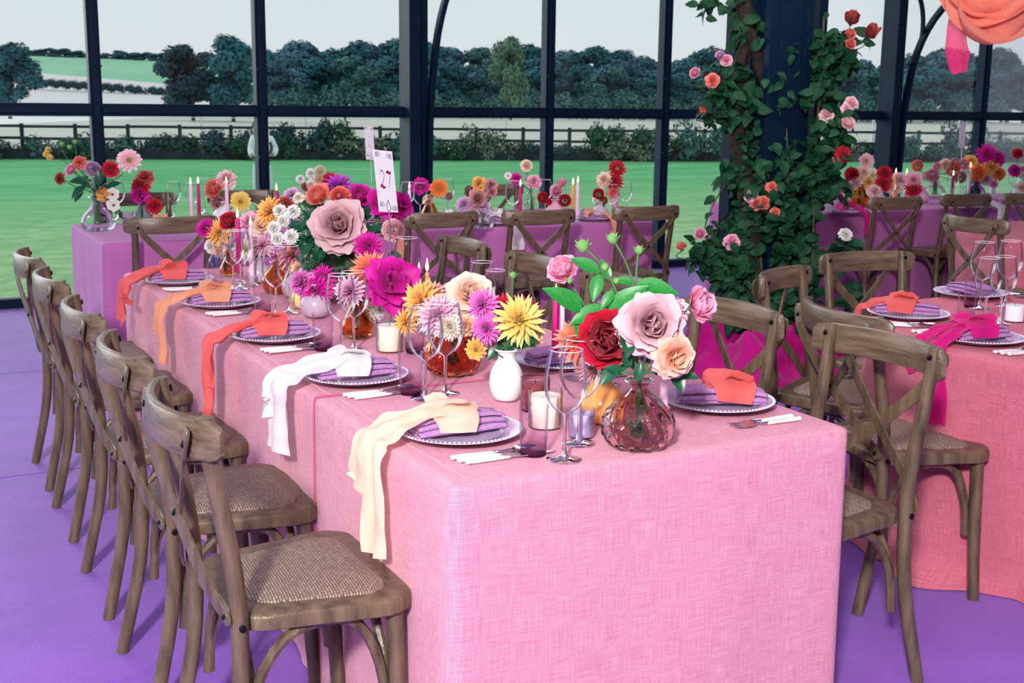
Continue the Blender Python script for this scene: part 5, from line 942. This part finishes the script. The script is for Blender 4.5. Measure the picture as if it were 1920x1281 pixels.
# ================================================================== drapes hanging from the roof
coral_d = sheer('coral_chiffon', (.90, .30, .20), .94); mag_d = sheer('magenta_voile', (.82, .04, .20), .72)
def swag(base_pts, d, nst, spread, width, mt, name, parent, seed):
    for i in range(nst):
        k = i/(nst-1)-.5 if nst > 1 else 0; pts = []
        for j, (u, v) in enumerate(base_pts):
            g = math.sin(PI*j/(len(base_pts)-1))**.6; pts.append(atD(u+k*spread*.5*g, v+k*spread*g, d+.05*math.sin(i*2.1+j*.8)))
        strip(pts, [width*.35, width*.6, width*.9, width, width*.9, width*.6, width*.35], (UP*.75+FW*.65*(1 if i % 2 else -1)), seed+i*3, .014, 44, 9).build(name, mt, parent, smooth=2)
dr = thing('coral_drape', 'coral chiffon drape swagged from the marquee roof at the top right', 'drape')
swag([(1755, -1020), (1764, -500), (1772, -160), (1786, -20), (1822, 28), (1868, 28), (1915, 0), (1960, -60), (2040, -300), (2110, -1020)], 4.4, 8, 62, .12, coral_d, 'fold', dr, 2)
mg = thing('magenta_drape_tail', 'magenta voile tail hanging below the coral drape', 'drape')
strip([atD(1790, -1000, 4.46), atD(1790, -400, 4.46), atD(1790, -60, 4.46), atD(1790, 10, 4.46), atD(1793, 60, 4.45), atD(1795, 100, 4.44), atD(1800, 137, 4.44)], [.03, .03, .03, .035, .07, .095, .06], RT, 4, .012, 40, 9).build('tail', mag_d, mg, smooth=2)

# ================================================================== the person on the lawn
skin = mat('skin', (.42, .24, .17), rough=.6); shirt_m = mat('white_shirt', (.80, .82, .86), (.72, .75, .80), 3, .8); trous = mat('pale_grey_trousers', (.58, .64, .74), (.66, .70, .78), 3, .8); belt_m = mat('navy_belt', (.02, .03, .06), rough=.5); hair_m = mat('grey_hair', (.18, .16, .15), rough=.8)
def skinned(name, joints, edges, mt, parent, sub=2):
    me = bpy.data.meshes.new(name); me.from_pydata([j[:3] for j in joints], edges, []); me.materials.append(mt); o = ob(name, me, parent)
    bm = bmesh.new(); bm.from_mesh(me); sl = bm.verts.layers.skin.verify(); bm.verts.ensure_lookup_table()
    for v_, j in zip(bm.verts, joints): v_[sl].radius = (j[3], j[4] if len(j) > 4 else j[3])
    bm.verts[0][sl].use_root = True; bm.to_mesh(me); bm.free()
    o.modifiers.new('skin', 'SKIN').use_smooth_shade = True; m_ = o.modifiers.new('sub', 'SUBSURF'); m_.levels = sub; m_.render_levels = sub; return o
pp = atD(490, 230, 25); pr = thing('person', 'person in a white shirt and pale trousers standing on the lawn behind the window upright', 'person', Matrix.Translation((pp.x, pp.y, G)) @ Matrix.Rotation(-YAW+R(12), 4, 'Z'))
# feet on the lawn, arms bent at the waist, head bowed; local -y looks towards the tables
body = [(0, 0, .96, .12, .10), (0, -.01, 1.18, .12, .09), (0, 0, 1.40, .13, .08), (-.04, -.01, 1.50, .055), (-.09, -.03, 1.60, .075, .09), (-.10, -.035, 1.70, .075, .09), (.17, 0, 1.42, .05), (.27, -.02, 1.20, .04), (.20, -.22, 1.10, .032), (.13, -.28, 1.12, .03), (-.17, 0, 1.42, .05), (-.23, -.05, 1.20, .04), (-.20, -.22, 1.08, .032), (-.24, -.28, 1.07, .03), (.1, 0, .88, .085), (.11, -.01, .5, .06), (.11, .02, .1, .045), (.12, -.1, .04, .04), (-.1, 0, .88, .085), (-.12, -.02, .5, .06), (-.13, .02, .1, .045), (-.14, -.1, .04, .04)]
ed = [(0, 1), (1, 2), (2, 3), (3, 4), (4, 5), (2, 6), (6, 7), (7, 8), (8, 9), (2, 10), (10, 11), (11, 12), (12, 13), (0, 14), (14, 15), (15, 16), (16, 17), (0, 18), (18, 19), (19, 20), (20, 21)]
skinned('body', body, ed, skin, pr)
skinned('shirt', [(x, y, z, r*1.22+.012, (r2*1.2+.012)) for x, y, z, r, r2 in [(0, 0, .98, .14, .11), (0, -.01, 1.18, .145, .105), (0, 0, 1.40, .15, .09), (0, -.01, 1.47, .06, .06), (.18, 0, 1.42, .06, .06), (.27, -.02, 1.20, .055, .055), (.22, -.20, 1.11, .045, .045), (-.18, 0, 1.42, .06, .06), (-.23, -.05, 1.20, .05, .05), (-.205, -.20, 1.09, .045, .045)]], [(0, 1), (1, 2), (2, 3), (2, 4), (4, 5), (5, 6), (2, 7), (7, 8), (8, 9)], shirt_m, pr)
skinned('trousers', [(0, 0, .95, .15, .12), (.1, 0, .84, .115, .115), (.115, -.01, .5, .085, .085), (.115, .02, .06, .07, .07), (-.1, 0, .84, .115, .115), (-.125, -.02, .5, .085, .085), (-.135, .02, .06, .07, .07)], [(0, 1), (1, 2), (2, 3), (0, 4), (4, 5), (5, 6)], trous, pr)
MB().lathe([(.185, .985), (.19, 1.0), (.185, 1.025)], 20, M=Matrix.Diagonal((1, .8, 1, 1)), capb=False).build('belt', belt_m, pr, smooth=2)
MB().lathe([(.083, 1.66), (.098, 1.70), (.094, 1.75), (.06, 1.79), (.002, 1.80)], 14, M=Matrix.Translation((-.10, -.01, 0)), capb=False).build('hair', hair_m, pr, smooth=2)
MB().tube(spline([(.16, -.16, 1.36), (.19, -.2, 1.25), (.15, -.27, 1.13)], 8), .028, 8).build('phone_strap', belt_m, pr, smooth=2)
for s, y in ((1, -.1), (-1, -.1)): MB().box((s*.125, -.06, .045), (.09, .26, .07)).build('shoe', belt_m, pr, bev=.02)
# ================================================================== one label for each flower
ORD = ['first', 'second', 'third', 'fourth', 'fifth', 'sixth', 'seventh', 'eighth', 'ninth', 'tenth']
byl = {}
for o, l, u, v in PEND: byl.setdefault(l, []).append((u, v, o))
for l, L_ in byl.items():
    if len(L_) == 1: L_[0][2]['label'] = l; continue
    du = max(e[0] for e in L_)-min(e[0] for e in L_); dv = max(e[1] for e in L_)-min(e[1] for e in L_)
    L_.sort(key=(lambda e: e[0]) if du >= dv else (lambda e: e[1])); n = len(L_)
    w = ('from the left' if du >= dv else 'from the top')
    for i, e in enumerate(L_): e[2]['label'] = f'{l}, {ORD[i]} {w}'; e[2]['group'] = l
